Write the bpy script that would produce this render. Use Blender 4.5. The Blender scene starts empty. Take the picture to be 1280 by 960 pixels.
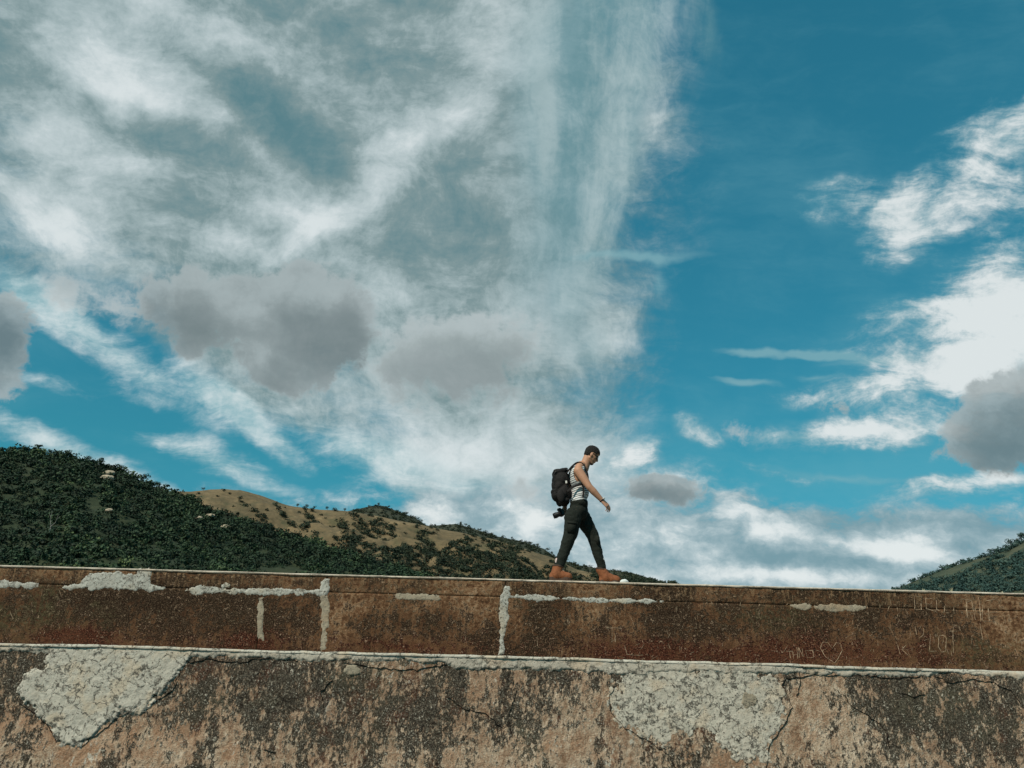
import bpy, bmesh, math, random
import numpy as np
from mathutils import Vector, Matrix

random.seed(7)
RNG = np.random.default_rng(11)
scene = bpy.context.scene
COL = scene.collection

# ------------------------------------------------------------------ camera
EYE = Vector((0.0, 0.0, 1.5))
F = 931.0                       # focal length in photo pixels (1280 wide)
PITCH = math.radians(20.6)
ROLL = math.radians(1.58)
FWD = Vector((0, math.cos(PITCH), math.sin(PITCH)))
UP0 = Vector((0, -math.sin(PITCH), math.cos(PITCH)))
RT0 = Vector((1, 0, 0))
RIGHT = RT0 * math.cos(ROLL) + UP0 * math.sin(ROLL)
UP = -RT0 * math.sin(ROLL) + UP0 * math.cos(ROLL)
cam_data = bpy.data.cameras.new('camera')
cam_data.sensor_width = 36.0
cam_data.lens = 36.0 * F / 1280.0
cam_data.clip_start = 0.05
cam_data.clip_end = 20000
cam = bpy.data.objects.new('camera', cam_data)
COL.objects.link(cam)
m3 = Matrix((RIGHT, UP, -FWD)).transposed()
cam.matrix_world = Matrix.Translation(EYE) @ m3.to_4x4()
scene.camera = cam


def ray(px, py):
    return FWD + RIGHT * ((px - 640) / F) + UP * ((480 - py) / F)


def at(px, py, Y):
    """point of the vertical plane at distance Y that lies on the sight line"""
    r = ray(px, py)
    return EYE + r * (Y / r.y)


# ------------------------------------------------------------------ node helper
class NT:
    def __init__(self, tree):
        self.t = tree
        tree.nodes.clear()

    def n(self, typ, ins=None, **props):
        nd = self.t.nodes.new(typ)
        for k, v in props.items():
            setattr(nd, k, v)
        for k, v in (ins or {}).items():
            self.put(nd.inputs[k], v)
        return nd

    def put(self, sock, v):
        if isinstance(v, bpy.types.NodeSocket):
            self.t.links.new(v, sock)
        else:
            sock.default_value = v

    def math(self, op, a, b=0.0, clamp=False):
        return self.n('ShaderNodeMath', {0: a, 1: b}, operation=op, use_clamp=clamp).outputs[0]

    def add(self, a, b): return self.math('ADD', a, b)
    def mul(self, a, b): return self.math('MULTIPLY', a, b)
    def sub(self, a, b): return self.math('SUBTRACT', a, b)

    def vmath(self, op, a, b=(0, 0, 0)):
        return self.n('ShaderNodeVectorMath', {0: a, 1: b}, operation=op).outputs[0]

    def dot(self, a, b):
        return self.n('ShaderNodeVectorMath', {0: a, 1: b}, operation='DOT_PRODUCT').outputs['Value']

    def mix(self, f, a, b, blend='MIX'):
        def c(v):
            return tuple(v) + (1.0,) if isinstance(v, (tuple, list)) and len(v) == 3 else v
        nd = self.n('ShaderNodeMix', {0: f, 6: c(a), 7: c(b)}, data_type='RGBA', blend_type=blend)
        return nd.outputs[2]

    def mapping(self, v, loc=(0, 0, 0), rot=(0, 0, 0), scale=(1, 1, 1), typ='POINT'):
        return self.n('ShaderNodeMapping', {0: v, 1: loc, 2: rot, 3: scale}, vector_type=typ).outputs[0]

    def noise(self, v, scale, detail=5, rough=0.55, dist=0.0, out=0):
        nd = self.n('ShaderNodeTexNoise', {'Vector': v, 'Scale': scale, 'Detail': detail,
                                           'Roughness': rough, 'Distortion': dist})
        return nd.outputs[out]

    def voro(self, v, scale, feature='F1', out=0, rnd=1.0):
        nd = self.n('ShaderNodeTexVoronoi', {'Vector': v, 'Scale': scale, 'Randomness': rnd}, feature=feature)
        return nd.outputs[out]

    def step(self, v, lo, hi, a=0.0, b=1.0):
        return self.n('ShaderNodeMapRange', {0: v, 1: lo, 2: hi, 3: a, 4: b},
                      interpolation_type='SMOOTHSTEP').outputs[0]

    def ramp(self, f, stops, interp='LINEAR'):
        nd = self.n('ShaderNodeValToRGB', {0: f})
        cr = nd.color_ramp
        cr.interpolation = interp
        while len(cr.elements) < len(stops):
            cr.elements.new(0.5)
        for e, (p, c) in zip(cr.elements, stops):
            e.position = p
            e.color = tuple(c) + (1.0,)
        return nd.outputs[0]

    def blob(self, v, c, r, ang=0.0):
        mp = self.mapping(v, (c[0], c[1], 0), (0, 0, ang), (r[0], r[1], 1), 'TEXTURE')
        return self.n('ShaderNodeTexGradient', {0: mp}, gradient_type='SPHERICAL').outputs['Fac']


# ------------------------------------------------------------------ world: sky and clouds
SUN_EL = math.radians(46)
SUN_AZ = math.radians(218)       # clockwise from +Y: behind the camera, to the left
SUN_DIR = Vector((math.sin(SUN_AZ) * math.cos(SUN_EL), math.cos(SUN_AZ) * math.cos(SUN_EL), math.sin(SUN_EL)))
SKY_STRENGTH = 0.1
world = bpy.data.worlds.new('World')
scene.world = world
world.use_nodes = True
world.cycles.sampling_method = 'MANUAL'
world.cycles.sample_map_resolution = 512
W = NT(world.node_tree)


def chart(px, py):
    d = ray(px, py).normalized()
    c = 1.0 + d.dot(FWD)
    return (2 * d.dot(RT0) / c, 2 * d.dot(UP0) / c)


def build_sky():
    d = W.n('ShaderNodeTexCoord').outputs['Generated']
    den = W.math('MAXIMUM', W.add(W.dot(d, tuple(FWD)), 1.0), 0.02)
    qx = W.math('DIVIDE', W.mul(W.dot(d, tuple(RT0)), 2), den)
    qy = W.math('DIVIDE', W.mul(W.dot(d, tuple(UP0)), 2), den)
    q = W.n('ShaderNodeCombineXYZ', {0: qx, 1: qy}).outputs[0]
    elev = W.n('ShaderNodeSeparateXYZ', {0: d}).outputs[2]

    def warp(v, scale, amt, detail=4, off=(0, 0, 0)):
        c = W.noise(W.vmath('ADD', v, off), scale, detail, 0.6, out=1)
        dv = W.n('ShaderNodeVectorMath', {0: W.vmath('SUBTRACT', c, (.5, .5, .5)), 'Scale': amt},
                 operation='SCALE').outputs[0]
        return W.vmath('ADD', v, dv)

    qs = warp(q, 9, 0.045, 4)                 # small ragged edges
    qm = warp(warp(q, 3.0, 0.16, 2, (3, 1, 0)), 12, 0.05, 4, (1, 7, 0))   # torn edges
    qc = warp(q, 16, 0.03, 4, (9, 2, 0))     # cauliflower edges

    def field(v, blobs):
        tot = None
        for cx, cy, rx, ry, a, w in blobs:
            b = W.blob(v, chart(cx, cy), (rx / F, ry / F), -math.radians(a) - ROLL)
            b = W.mul(b, w)
            tot = b if tot is None else W.add(tot, b)
        return tot

    # clear sky
    sky = W.n('ShaderNodeTexSky', sky_type='NISHITA')
    sky.sun_disc = False
    sky.sun_elevation = SUN_EL
    sky.sun_rotation = SUN_AZ
    sky.air_density = 1.0
    sky.dust_density = 1.0
    sky.ozone_density = 1.2
    col = W.mix(1.0, sky.outputs[0], W.mix(W.step(elev, .08, .75), W.mix(W.step(elev, .0, .26), (.26, .62, .80), SKY_TINT_LOW), SKY_TINT), 'MULTIPLY')
    return_vals = dict(q=q, qs=qs, qm=qm, qc=qc, elev=elev, field=field, warp=warp, col=col)
    return return_vals


SKY_TINT = (0.25, 1.24, 1.08)
SKY_TINT_LOW = (0.17, 0.80, 0.75)
S = build_sky()


def C(r, g, b):
    """sRGB 0..255 as it should look, in world units"""
    def l(c):
        c /= 255.0
        return (c / 12.92 if c <= .04045 else ((c + .055) / 1.055) ** 2.4) / SKY_STRENGTH
    return (l(r), l(g), l(b))


def clouds():
    q, qs, qm, qc, field, warp, col = (S[k] for k in ('q', 'qs', 'qm', 'qc', 'field', 'warp', 'col'))
    def c0(n, k=1.0): return W.mul(W.sub(n, .5), k)
    def sp(n, lo=.33, hi=.67):
        return W.n('ShaderNodeMapRange', {0: n, 1: lo, 2: hi, 3: 0.0, 4: 1.0}, clamp=False).outputs[0]
    def rot(v, a, sx, sy, off=0.0):
        return W.mapping(v, (off, off * .37, 0), (0, 0, math.radians(a)), (sx, sy, 1))
    nA = sp(W.noise(qm, 3.0, 5, 0.62))
    nB = sp(W.noise(rot(qs, 32, 2.6, 9.0), 2.2, 6, 0.68, 0.35))        # streaks running down to the right
    nC = sp(W.noise(rot(qs, -36, 2.8, 8.0, 4.0), 2.2, 6, 0.68, 0.4))   # streaks running up to the right
    nV = sp(W.noise(rot(warp(q, 5, .05, 3, (4, 4, 0)), 3, 10, 1.3, 2.0), 1.1, 5, 0.62, 0.25))       # hanging vertical streaks
    nH = sp(W.noise(rot(qs, 0, 2.0, 13, 7.0), 1.8, 5, 0.66, 0.4))      # flat streaks
    nF = sp(W.noise(qc, 15, 5, 0.66))
    nM = sp(W.noise(qm, 8.5, 6, 0.72))

    # --- thin mottled haze in the clear part
    col = W.mix(W.step(W.add(W.mul(nA, .6), W.mul(nB, .4)), .25, 1.1, 0, .22), col, C(120, 178, 190))
    # --- pale veil over the left half
    veil = field(qm, [
        (250, 120, 620, 400, 0, 1.3), (520, 200, 430, 400, 0, 0.95), (640, 420, 220, 190, 30, .75),
        (560, 560, 330, 110, 8, .7), (330, 480, 200, 80, 30, .25),
        (110, 500, 220, 80, 12, -1.1), (90, 440, 110, 40, 18, -.7), (300, 570, 230, 60, 14, -.9),
        (430, 640, 300, 60, 8, -.35), (350, 160, 110, 50, 35, -.45), (230, 185, 190, 36, 25, -.35),
        (560, 330, 150, 40, 20, -.4), (620, 250, 120, 60, 20, -.25), (30, 620, 260, 60, 8, -.5)])
    va = W.step(W.add(veil, W.mul(W.add(W.add(c0(nA, .34), c0(nB, .26)), c0(nM, .32)), W.math('ADD', W.mul(veil, 2.2), .3, clamp=True))), 0.08, .85, 0, .95)
    vb = W.add(W.add(W.add(c0(nA, .30), c0(nC, .34)), W.add(c0(nM, .52), c0(nF, .22))),
               field(qm, [(180, 95, 110, 50, 28, .75), (70, 210, 150, 130, 40, .38), (70, 290, 70, 36, 20, .6),
                          (540, 190, 260, 44, -42, .5), (430, 290, 120, 22, -35, .4), (330, 318, 180, 24, 6, .4), (590, 90, 110, 100, -30, .35),
                          (300, 40, 200, 60, 20, .45), (470, 70, 240, 90, 10, -.45), (345, 150, 130, 50, 35, -.62), (400, 220, 120, 40, 50, -.35), (230, 185, 160, 36, 20, -.4),
                          (580, 280, 150, 60, 20, -.22), (700, 380, 90, 120, 40, .4), (600, 570, 300, 80, 5, .35), (520, 530, 200, 60, 20, .3),
                          (200, 260, 260, 40, 15, -.25), (20, 80, 80, 60, 0, -.3)]))
    vcol = W.ramp(W.step(vb, -.74, .84), [(0, C(90, 129, 137)), (.33, C(130, 152, 154)), (.6, C(168, 185, 187)), (.82, C(194, 207, 209)),
                                          (1, C(220, 228, 229))])
    col = W.mix(va, col, vcol)

    # --- hanging streaks at the veil's right end
    def gated(f, n): return W.add(f, W.mul(n, W.math('MULTIPLY', f, 2.5, clamp=True)))
    vs = gated(field(qs, [(765, 100, 95, 300, 5, 1.15), (705, 130, 120, 300, 3, 1.1), (885, 30, 30, 120, -8, .9),
                          (690, 380, 110, 120, 40, .5), (735, 440, 60, 90, -20, .5)]),
               W.add(c0(nV, .46), c0(nM, .34)))
    col = W.mix(W.step(vs, .2, 1.0, 0, .72), col, W.mix(W.step(W.add(nV, c0(nM, .6)), .1, 1.0), C(98, 144, 154), C(160, 184, 188)))
    fl = gated(field(qs, [(790, 320, 140, 13, -2, 1.3), (825, 350, 16, 40, 0, .7), (950, 437, 80, 9, 2, 1.4), (1100, 452, 90, 12, -3, 1.0), (1020, 470, 60, 9, 2, .9),
                          (1035, 441, 50, 9, 2, 1.5), (930, 474, 65, 9, 2, 1.4), (1000, 545, 150, 16, -3, .9), (1040, 592, 150, 10, 2, .8)]),
               c0(nH, .4))
    col = W.mix(W.step(fl, .25, 1.1, 0, .7), col, C(130, 175, 184))

    # --- slanting streaks, lower left
    st = gated(field(qs, [(150, 440, 230, 40, 36, .95), (60, 480, 170, 18, 8, .5), (300, 515, 130, 24, 40, .95),
                          (80, 560, 180, 30, 22, 1.0), (270, 575, 150, 26, 20, .95), (430, 560, 240, 60, 24, .8),
                          (25, 370, 100, 36, 30, .7), (600, 600, 200, 60, 12, .6), (160, 600, 120, 14, 12, .5)]),
               W.add(c0(nB, .48), c0(nF, .22)))
    col = W.mix(W.step(st, .24, 1.0, 0, .88), col, W.mix(W.step(W.add(W.mul(nF, .5), W.mul(nB, .5)), .15, .85), C(140, 182, 190), C(216, 227, 228)))

    # --- feathery white cirrus on the right
    rc = W.add(field(qs, [(1080, 250, 120, 40, -8, 1.0), (1110, 275, 55, 50, -60, .6), (1130, 235, 45, 26, -40, .4),
                          (1215, 215, 180, 50, -42, .8), (1280, 130, 90, 45, -30, .8), (1150, 298, 100, 30, -35, .45), (1190, 160, 60, 30, -40, .3),
                          (1250, 345, 190, 50, -32, .6), (1200, 405, 190, 50, -15, .7), (1300, 400, 150, 60, -20, .35),
                          (1200, 480, 180, 70, -28, .85), (1150, 540, 140, 30, -10, .65), (1270, 470, 110, 70, 0, .25), (1120, 470, 140, 30, -14, .5), (1190, 440, 200, 130, -25, .32), (1230, 300, 160, 120, -35, .25), (1060, 440, 120, 16, -4, .3),
                          (1440, 300, 230, 300, 0, .3), (1320, 250, 120, 120, 0, .2),
                          (1170, 615, 120, 24, -16, 1.1), (1040, 545, 220, 24, -4, .6), (1240, 600, 130, 20, 0, .6), (1050, 590, 160, 14, 2, .5),
                          (870, 540, 45, 26, 30, .9), (1010, 490, 120, 26, -8, .4), (790, 578, 65, 34, -30, .9), (960, 590, 120, 12, 4, .45)]),
               0.0)
    rc = W.add(rc, W.mul(W.add(c0(nC, 1.05), W.add(c0(nF, .36), c0(nM, .55))), W.math('MULTIPLY', rc, 2.2, clamp=True)))
    col = W.mix(W.step(rc, .10, 1.35, 0, .93), col,
                W.ramp(W.step(W.add(rc, c0(nF, .4)), .1, 1.5),
                       [(0, C(100, 158, 174)), (.4, C(156, 186, 193)), (.75, C(200, 213, 215)), (1, C(226, 232, 232))]))

    # --- low bank towards the horizon
    nL = sp(W.noise(W.mapping(qc, (0, 0, 0), (0, 0, 0), (1, 1.9, 1)), 11, 6, .66))
    lb = W.add(field(qs, [(1000, 705, 520, 85, 2, 1.1), (640, 650, 240, 75, 4, .75), (840, 610, 200, 50, 4, .4),
                          (1250, 665, 260, 50, -4, .6), (560, 640, 60, 40, 0, .5),
                          (300, 625, 160, 24, 3, .4)]),
               W.mul(W.step(S['elev'], .26, .07), .35))
    lb = gated(lb, c0(nL, .85))
    lw = W.add(W.add(c0(nL, 1.05), c0(nF, .5)),
               field(qc, [(660, 650, 45, 45, 0, .8), (540, 648, 50, 30, 0, .7), (915, 640, 40, 18, 0, .9),
                          (945, 668, 25, 18, 0, .9), (1060, 680, 110, 18, 4, .8), (960, 718, 130, 14, -2, 1.0),
                          (1130, 690, 70, 14, 0, .7), (790, 690, 70, 40, 0, .5), (880, 690, 50, 16, 0, .5),
                          (1000, 640, 160, 26, 0, -.4), (1180, 650, 160, 26, 0, -.4), (1000, 700, 200, 10, 0, -.4)]))
    lcol = W.ramp(W.step(lw, -.85, 1.0), [(0, C(122, 154, 164)), (.38, C(154, 177, 184)), (.66, C(184, 200, 204)),
                                          (1, C(232, 237, 236))])
    col = W.mix(W.step(lb, .1, .8, 0, .93), col, lcol)

    # --- small grey cumulus in front of all that
    def cumulus(col, blobs, shade, amount, c_lit, c_mid, c_core, lo=.26, hi=.72, k=1.0):
        fb = field(qc, blobs)
        cu = W.add(fb, W.mul(W.add(c0(nF, k), c0(nM, k * .45)), W.math('MULTIPLY', fb, 2.5, clamp=True)))
        dk = W.add(W.add(field(qc, shade), W.mul(cu, .14)), W.add(c0(nF, .30), c0(nM, .22)))
        cs = W.ramp(W.step(dk, .0, .95), [(0, c_lit), (.45, c_mid), (1, c_core)])
        return W.mix(W.step(cu, lo, hi, 0, amount), col, cs)
    # paler, softer one in the middle and wisps beside the others
    col = cumulus(col, [(560, 460, 130, 82, 0, 1.3), (620, 425, 95, 66, 0, .9), (590, 400, 40, 36, 0, .5), (515, 430, 70, 50, 0, .5),
                        (142, 384, 52, 36, 0, 1.0), (80, 366, 46, 30, 12, .9), (650, 612, 90, 26, 0, .75), (1190, 570, 60, 20, 0, .5), (925, 540, 45, 28, 0, .6)],
                  [(575, 480, 150, 70, 0, .9), (640, 440, 60, 40, 0, .4)], .82,
                  C(184, 195, 197), C(160, 171, 172), C(138, 149, 151), .2, .95, 1.0)
    col = cumulus(col, [(245, 388, 90, 70, 6, 1.6), (385, 400, 105, 92, 14, 1.9), (375, 360, 60, 44, 0, .6), (430, 420, 50, 50, 0, .5), (345, 468, 80, 36, 8, 1.0), (320, 400, 50, 40, 0, .5),
                        (-5, 400, 48, 60, 0, 1.4), (0, 470, 38, 60, 0, 1.2),
                        (1266, 525, 95, 66, -34, 1.5), (1205, 548, 60, 36, 0, .7), (1340, 520, 110, 90, 0, 1.0),
                        (830, 612, 85, 22, 2, 1.1), (1045, 505, 40, 24, 0, .6)],
                  [(250, 410, 90, 50, 8, .75), (405, 430, 90, 60, 20, 1.0), (440, 410, 30, 60, 0, .4), (340, 475, 70, 30, 8, .5), (-5, 430, 50, 60, 0, .7),
                   (1275, 560, 120, 60, -20, .75), (830, 618, 80, 16, 2, .7)], .84,
                  C(166, 178, 180), C(138, 150, 152), C(112, 125, 128))
    return col


sky_col = clouds()
bg = W.n('ShaderNodeBackground', {0: sky_col, 1: SKY_STRENGTH})
W.t.links.new(bg.outputs[0], W.n('ShaderNodeOutputWorld').inputs[0])

sun_data = bpy.data.lights.new('sun', 'SUN')
sun_data.energy = 4.6
sun_data.angle = math.radians(1.0)
sun_data.color = (1.0, 0.89, 0.74)
sun = bpy.data.objects.new('sun', sun_data)
COL.objects.link(sun)
sun.rotation_euler = SUN_DIR.to_track_quat('Z', 'Y').to_euler()
sun.location = SUN_DIR * 60

scene.view_settings.view_transform = 'Standard'
scene.view_settings.look = 'None'
scene.view_settings.exposure = 0.0
scene.view_settings.gamma = 1.0
scene.cycles.max_bounces = 3
scene.cycles.diffuse_bounces = 2
scene.cycles.glossy_bounces = 2


# ------------------------------------------------------------------ object helpers
def tag(o, label=None, cat=None, group=None, kind=None):
    if label: o['label'] = label
    if cat: o['category'] = cat
    if group: o['group'] = group
    if kind: o['kind'] = kind
    return o


def link(name, mesh, mat=None, parent=None, smooth=True):
    o = bpy.data.objects.new(name, mesh)
    COL.objects.link(o)
    if mat is not None:
        mesh.materials.clear()
        mesh.materials.append(mat)
    if smooth and len(mesh.polygons):
        mesh.polygons.foreach_set('use_smooth', np.ones(len(mesh.polygons), bool))
    if parent is not None:
        o.parent = parent
        o.matrix_parent_inverse = Matrix.Translation(-parent.location)
    return o


def empty(name, loc):
    o = bpy.data.objects.new(name, None)
    o.empty_display_size = 0.2
    o.location = loc
    COL.objects.link(o)
    return o


def quads_mesh(name, verts, quads):
    me = bpy.data.meshes.new(name)
    verts = np.asarray(verts, np.float32)
    quads = np.asarray(quads, np.int32)
    me.vertices.add(len(verts))
    me.vertices.foreach_set('co', verts.ravel())
    me.loops.add(quads.size)
    me.loops.foreach_set('vertex_index', quads.ravel())
    me.polygons.add(len(quads))
    me.polygons.foreach_set('loop_start', np.arange(len(quads), dtype=np.int32) * quads.shape[1])
    me.update(calc_edges=True)
    me.validate()
    return me


def _hash(ix, iy, seed):
    n = (ix.astype(np.int64) * 374761393 + iy.astype(np.int64) * 668265263 + seed * 974711) & 0xffffffff
    n = ((n ^ (n >> 13)) * 1274126177) & 0xffffffff
    return ((n ^ (n >> 16)) & 0xffff) / 65535.0


def vnoise(x, y, seed=0):
    x = np.asarray(x, float); y = np.asarray(y, float)
    ix = np.floor(x); iy = np.floor(y)
    fx = x - ix; fy = y - iy
    fx = fx * fx * (3 - 2 * fx); fy = fy * fy * (3 - 2 * fy)
    a = _hash(ix, iy, seed); b = _hash(ix + 1, iy, seed)
    c = _hash(ix, iy + 1, seed); d = _hash(ix + 1, iy + 1, seed)
    return (a * (1 - fx) + b * fx) * (1 - fy) + (c * (1 - fx) + d * fx) * fy


def fbm(x, y, scale, octv=4, seed=0, gain=0.5):
    """roughly -1..1"""
    s = 0; a = 1.0; t = 0
    for i in range(octv):
        s = s + a * (vnoise(x * scale + 17.3 * i, y * scale - 9.1 * i, seed + i) * 2 - 1)
        t += a
        a *= gain; scale *= 2.03
    return s / t


def ridged(x, y, scale, octv=3, seed=0):
    s = 0; a = 1.0; t = 0
    for i in range(octv):
        s = s + a * (1 - np.abs(vnoise(x * scale + 5.1 * i, y * scale + 3.7 * i, seed + i) * 2 - 1))
        t += a; a *= .5; scale *= 2.1
    return s / t


def sstep(v, lo, hi):
    t = np.clip((v - lo) / (hi - lo), 0, 1)
    return t * t * (3 - 2 * t)


def new_mat(name, rough=0.8):
    m = bpy.data.materials.new(name)
    m.use_nodes = True
    T = NT(m.node_tree)
    p = T.n('ShaderNodeBsdfPrincipled')
    p.inputs['Roughness'].default_value = rough
    if 'Specular IOR Level' in p.inputs:
        p.inputs['Specular IOR Level'].default_value = 0.25
    T.t.links.new(p.outputs[0], T.n('ShaderNodeOutputMaterial').inputs[0])
    return m, T, p


def bump(T, p, h, dist, strength=1.0):
    b = T.n('ShaderNodeBump', {'Height': h, 'Distance': dist, 'Strength': strength})
    T.t.links.new(b.outputs[0], p.inputs['Normal'])


def plain(name, c, rough=0.7, var=0.25, scale=30, bd=0.0):
    m, T, p = new_mat(name, rough)
    v = T.n('ShaderNodeTexCoord').outputs['Object']
    n = T.noise(v, scale, 5, .6)
    T.put(p.inputs[0], T.mix(n, tuple(x * (1 - var) for x in c), tuple(min(1, x * (1 + var)) for x in c)))
    if bd:
        bump(T, p, T.noise(v, scale * 4, 4, .6), bd)
    return m


# ------------------------------------------------------------------ walls
YL = 8.3            # face of the lower wall
YU = 9.2            # face of the upper wall
ZL = at(640, 821.5, YL).z
ZU = at(640, 724.0, YU).z
JOINT = at(640, 746.5, YU).z   # bed joint of the upper wall


def wall_blobs(T, v, Y, items):
    """stain patches given at their place on the wall face"""
    tot = None
    s = Y / F
    for px, py, rx, ry, w in items:
        w3 = at(px, py, Y)
        b = T.mul(T.blob(v, (w3.x, w3.z), (rx * s, ry * s)), w)
        tot = b if tot is None else T.add(tot, b)
    return tot


def face_coords(T):
    o = T.n('ShaderNodeTexCoord').outputs['Object']
    s = T.n('ShaderNodeSeparateXYZ', {0: T.n('ShaderNodeNewGeometry').outputs['Position']})
    return T.n('ShaderNodeCombineXYZ', {0: s.outputs[0], 1: s.outputs[2], 2: T.mul(s.outputs[1], 1.0)}).outputs[0], s


def warped(T, flat, scale, amt, detail=5):
    c = T.vmath('SUBTRACT', T.noise(flat, scale, detail, .62, out=1), (.5, .5, .5))
    return T.vmath('ADD', flat, T.n('ShaderNodeVectorMath', {0: c, 'Scale': amt}, operation='SCALE').outputs[0])


def spread(T, n, lo=.32, hi=.68):
    """noise stretched to fill 0..1"""
    return T.n('ShaderNodeMapRange', {0: n, 1: lo, 2: hi, 3: 0.0, 4: 1.0}).outputs[0]


def upper_wall_material():
    m, T, p = new_mat('weathered_brown_masonry', .95)
    p.inputs['Specular IOR Level'].default_value = .06
    v, s = face_coords(T)
    flat = T.vmath('MULTIPLY', v, (1, 1, 0))
    vw = warped(T, flat, 5, .35)
    def c0(n, k): return T.mul(T.sub(n, .5), k)
    nbig = spread(T, T.noise(v, 1.7, 4, .6))
    nmid = spread(T, T.noise(v, 8, 6, .68))
    nfine = spread(T, T.noise(v, 26, 5, .72), .34, .66)
    nspk = spread(T, T.noise(v, 70, 3, .7), .34, .66)
    streak = spread(T, T.noise(T.mapping(v, scale=(13, 1.5, 1)), 2.2, 5, .68, .3))
    z = s.outputs[2]
    low = T.step(z, ZL + .42, ZL + .02)
    top = T.step(z, ZU - .34, ZU)
    # tan and brown ground
    base = T.ramp(T.add(T.mul(nmid, .55), T.mul(nfine, .45)), [(.1, (.036, .019, .012)), (.4, (.118, .058, .030)), (.6, (.25, .148, .085)), (.82, (.48, .34, .23))])
    # black lichen, broken into grains
    dark = T.add(T.add(c0(nmid, 1.9), c0(nfine, 1.3)), T.add(c0(nbig, 1.2), c0(streak, .7)))
    dark = T.add(T.add(dark, c0(nspk, .4)), .25)
    dark = T.add(dark, wall_blobs(T, vw, YU, [(180, 760, 220, 60, .65), (270, 750, 120, 50, .3), (40, 770, 120, 50, .2), (70, 735, 60, 30, .3),
                                             (480, 775, 120, 30, .25), (700, 790, 160, 30, .25), (870, 770, 70, 60, .45),
                                             (1000, 770, 120, 50, .2), (1090, 760, 70, 50, .4), (830, 780, 30, 60, .3),
                                             (370, 770, 90, 40, -.45), (470, 752, 110, 26, -.45), (580, 760, 80, 40, -.4), (640, 725, 340, 12, -.3),
                                             (530, 800, 80, 20, -.3), (760, 770, 90, 40, -.3), (1240, 770, 110, 60, -.6), (1130, 790, 40, 40, -.45),
                                             (60, 715, 120, 16, -.5), (900, 800, 60, 20, -.2), (250, 720, 120, 14, -.3)]))
    base = T.mix(T.step(dark, -.12, .26, 0, .95), base, T.ramp(nspk, [(.2, (.011, .007, .005)), (.6, (.030, .019, .012)), (.95, (.11, .07, .045))]))
    # olive moss
    ol = T.add(c0(spread(T, T.noise(v, 3.1, 5, .65)), .5), wall_blobs(T, vw, YU, [(60, 775, 160, 60, .45), (1230, 818, 150, 30, .6), (980, 770, 140, 40, .3), (540, 740, 200, 30, .15)]))
    base = T.mix(T.mul(T.step(ol, .1, .5, 0, .6), T.step(nfine, .25, .7)), base, (.085, .072, .036))
    # rust red near the foot
    rd = T.add(T.add(c0(nmid, .8), T.add(c0(nfine, 1.1), T.mul(low, .40))),
               wall_blobs(T, vw, YU, [(90, 795, 70, 25, .6), (315, 800, 50, 22, .85), (100, 800, 60, 16, .4), (500, 808, 110, 12, .5),
                                     (790, 812, 90, 28, .75), (930, 815, 170, 22, .6), (1010, 800, 90, 40, .5), (1160, 800, 60, 40, .5), (1100, 815, 80, 20, .5), (240, 745, 60, 16, .2)]))
    base = T.mix(T.step(rd, .30, .85, 0, .82), base, T.ramp(nspk, [(.2, (.016, .007, .005)), (.55, (.065, .017, .010)), (.9, (.14, .05, .028))]))
    # orange-tan runs below the coping and pale specks
    base = T.mix(T.mul(top, T.step(T.add(T.mul(streak, .6), T.mul(nfine, .4)), .45, .75, 0, .75)), base, (.23, .138, .076))
    base = T.mix(T.mul(T.step(T.add(T.mul(nspk, .45), T.mul(nfine, .55)), .64, .86, 0, .7), T.step(nmid, .3, .8, .1, 1)), base, (.40, .29, .20))
    T.put(p.inputs[0], base)
    bump(T, p, T.add(T.mul(nfine, .6), T.mul(nspk, .35)), .010)
    return m


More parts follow.
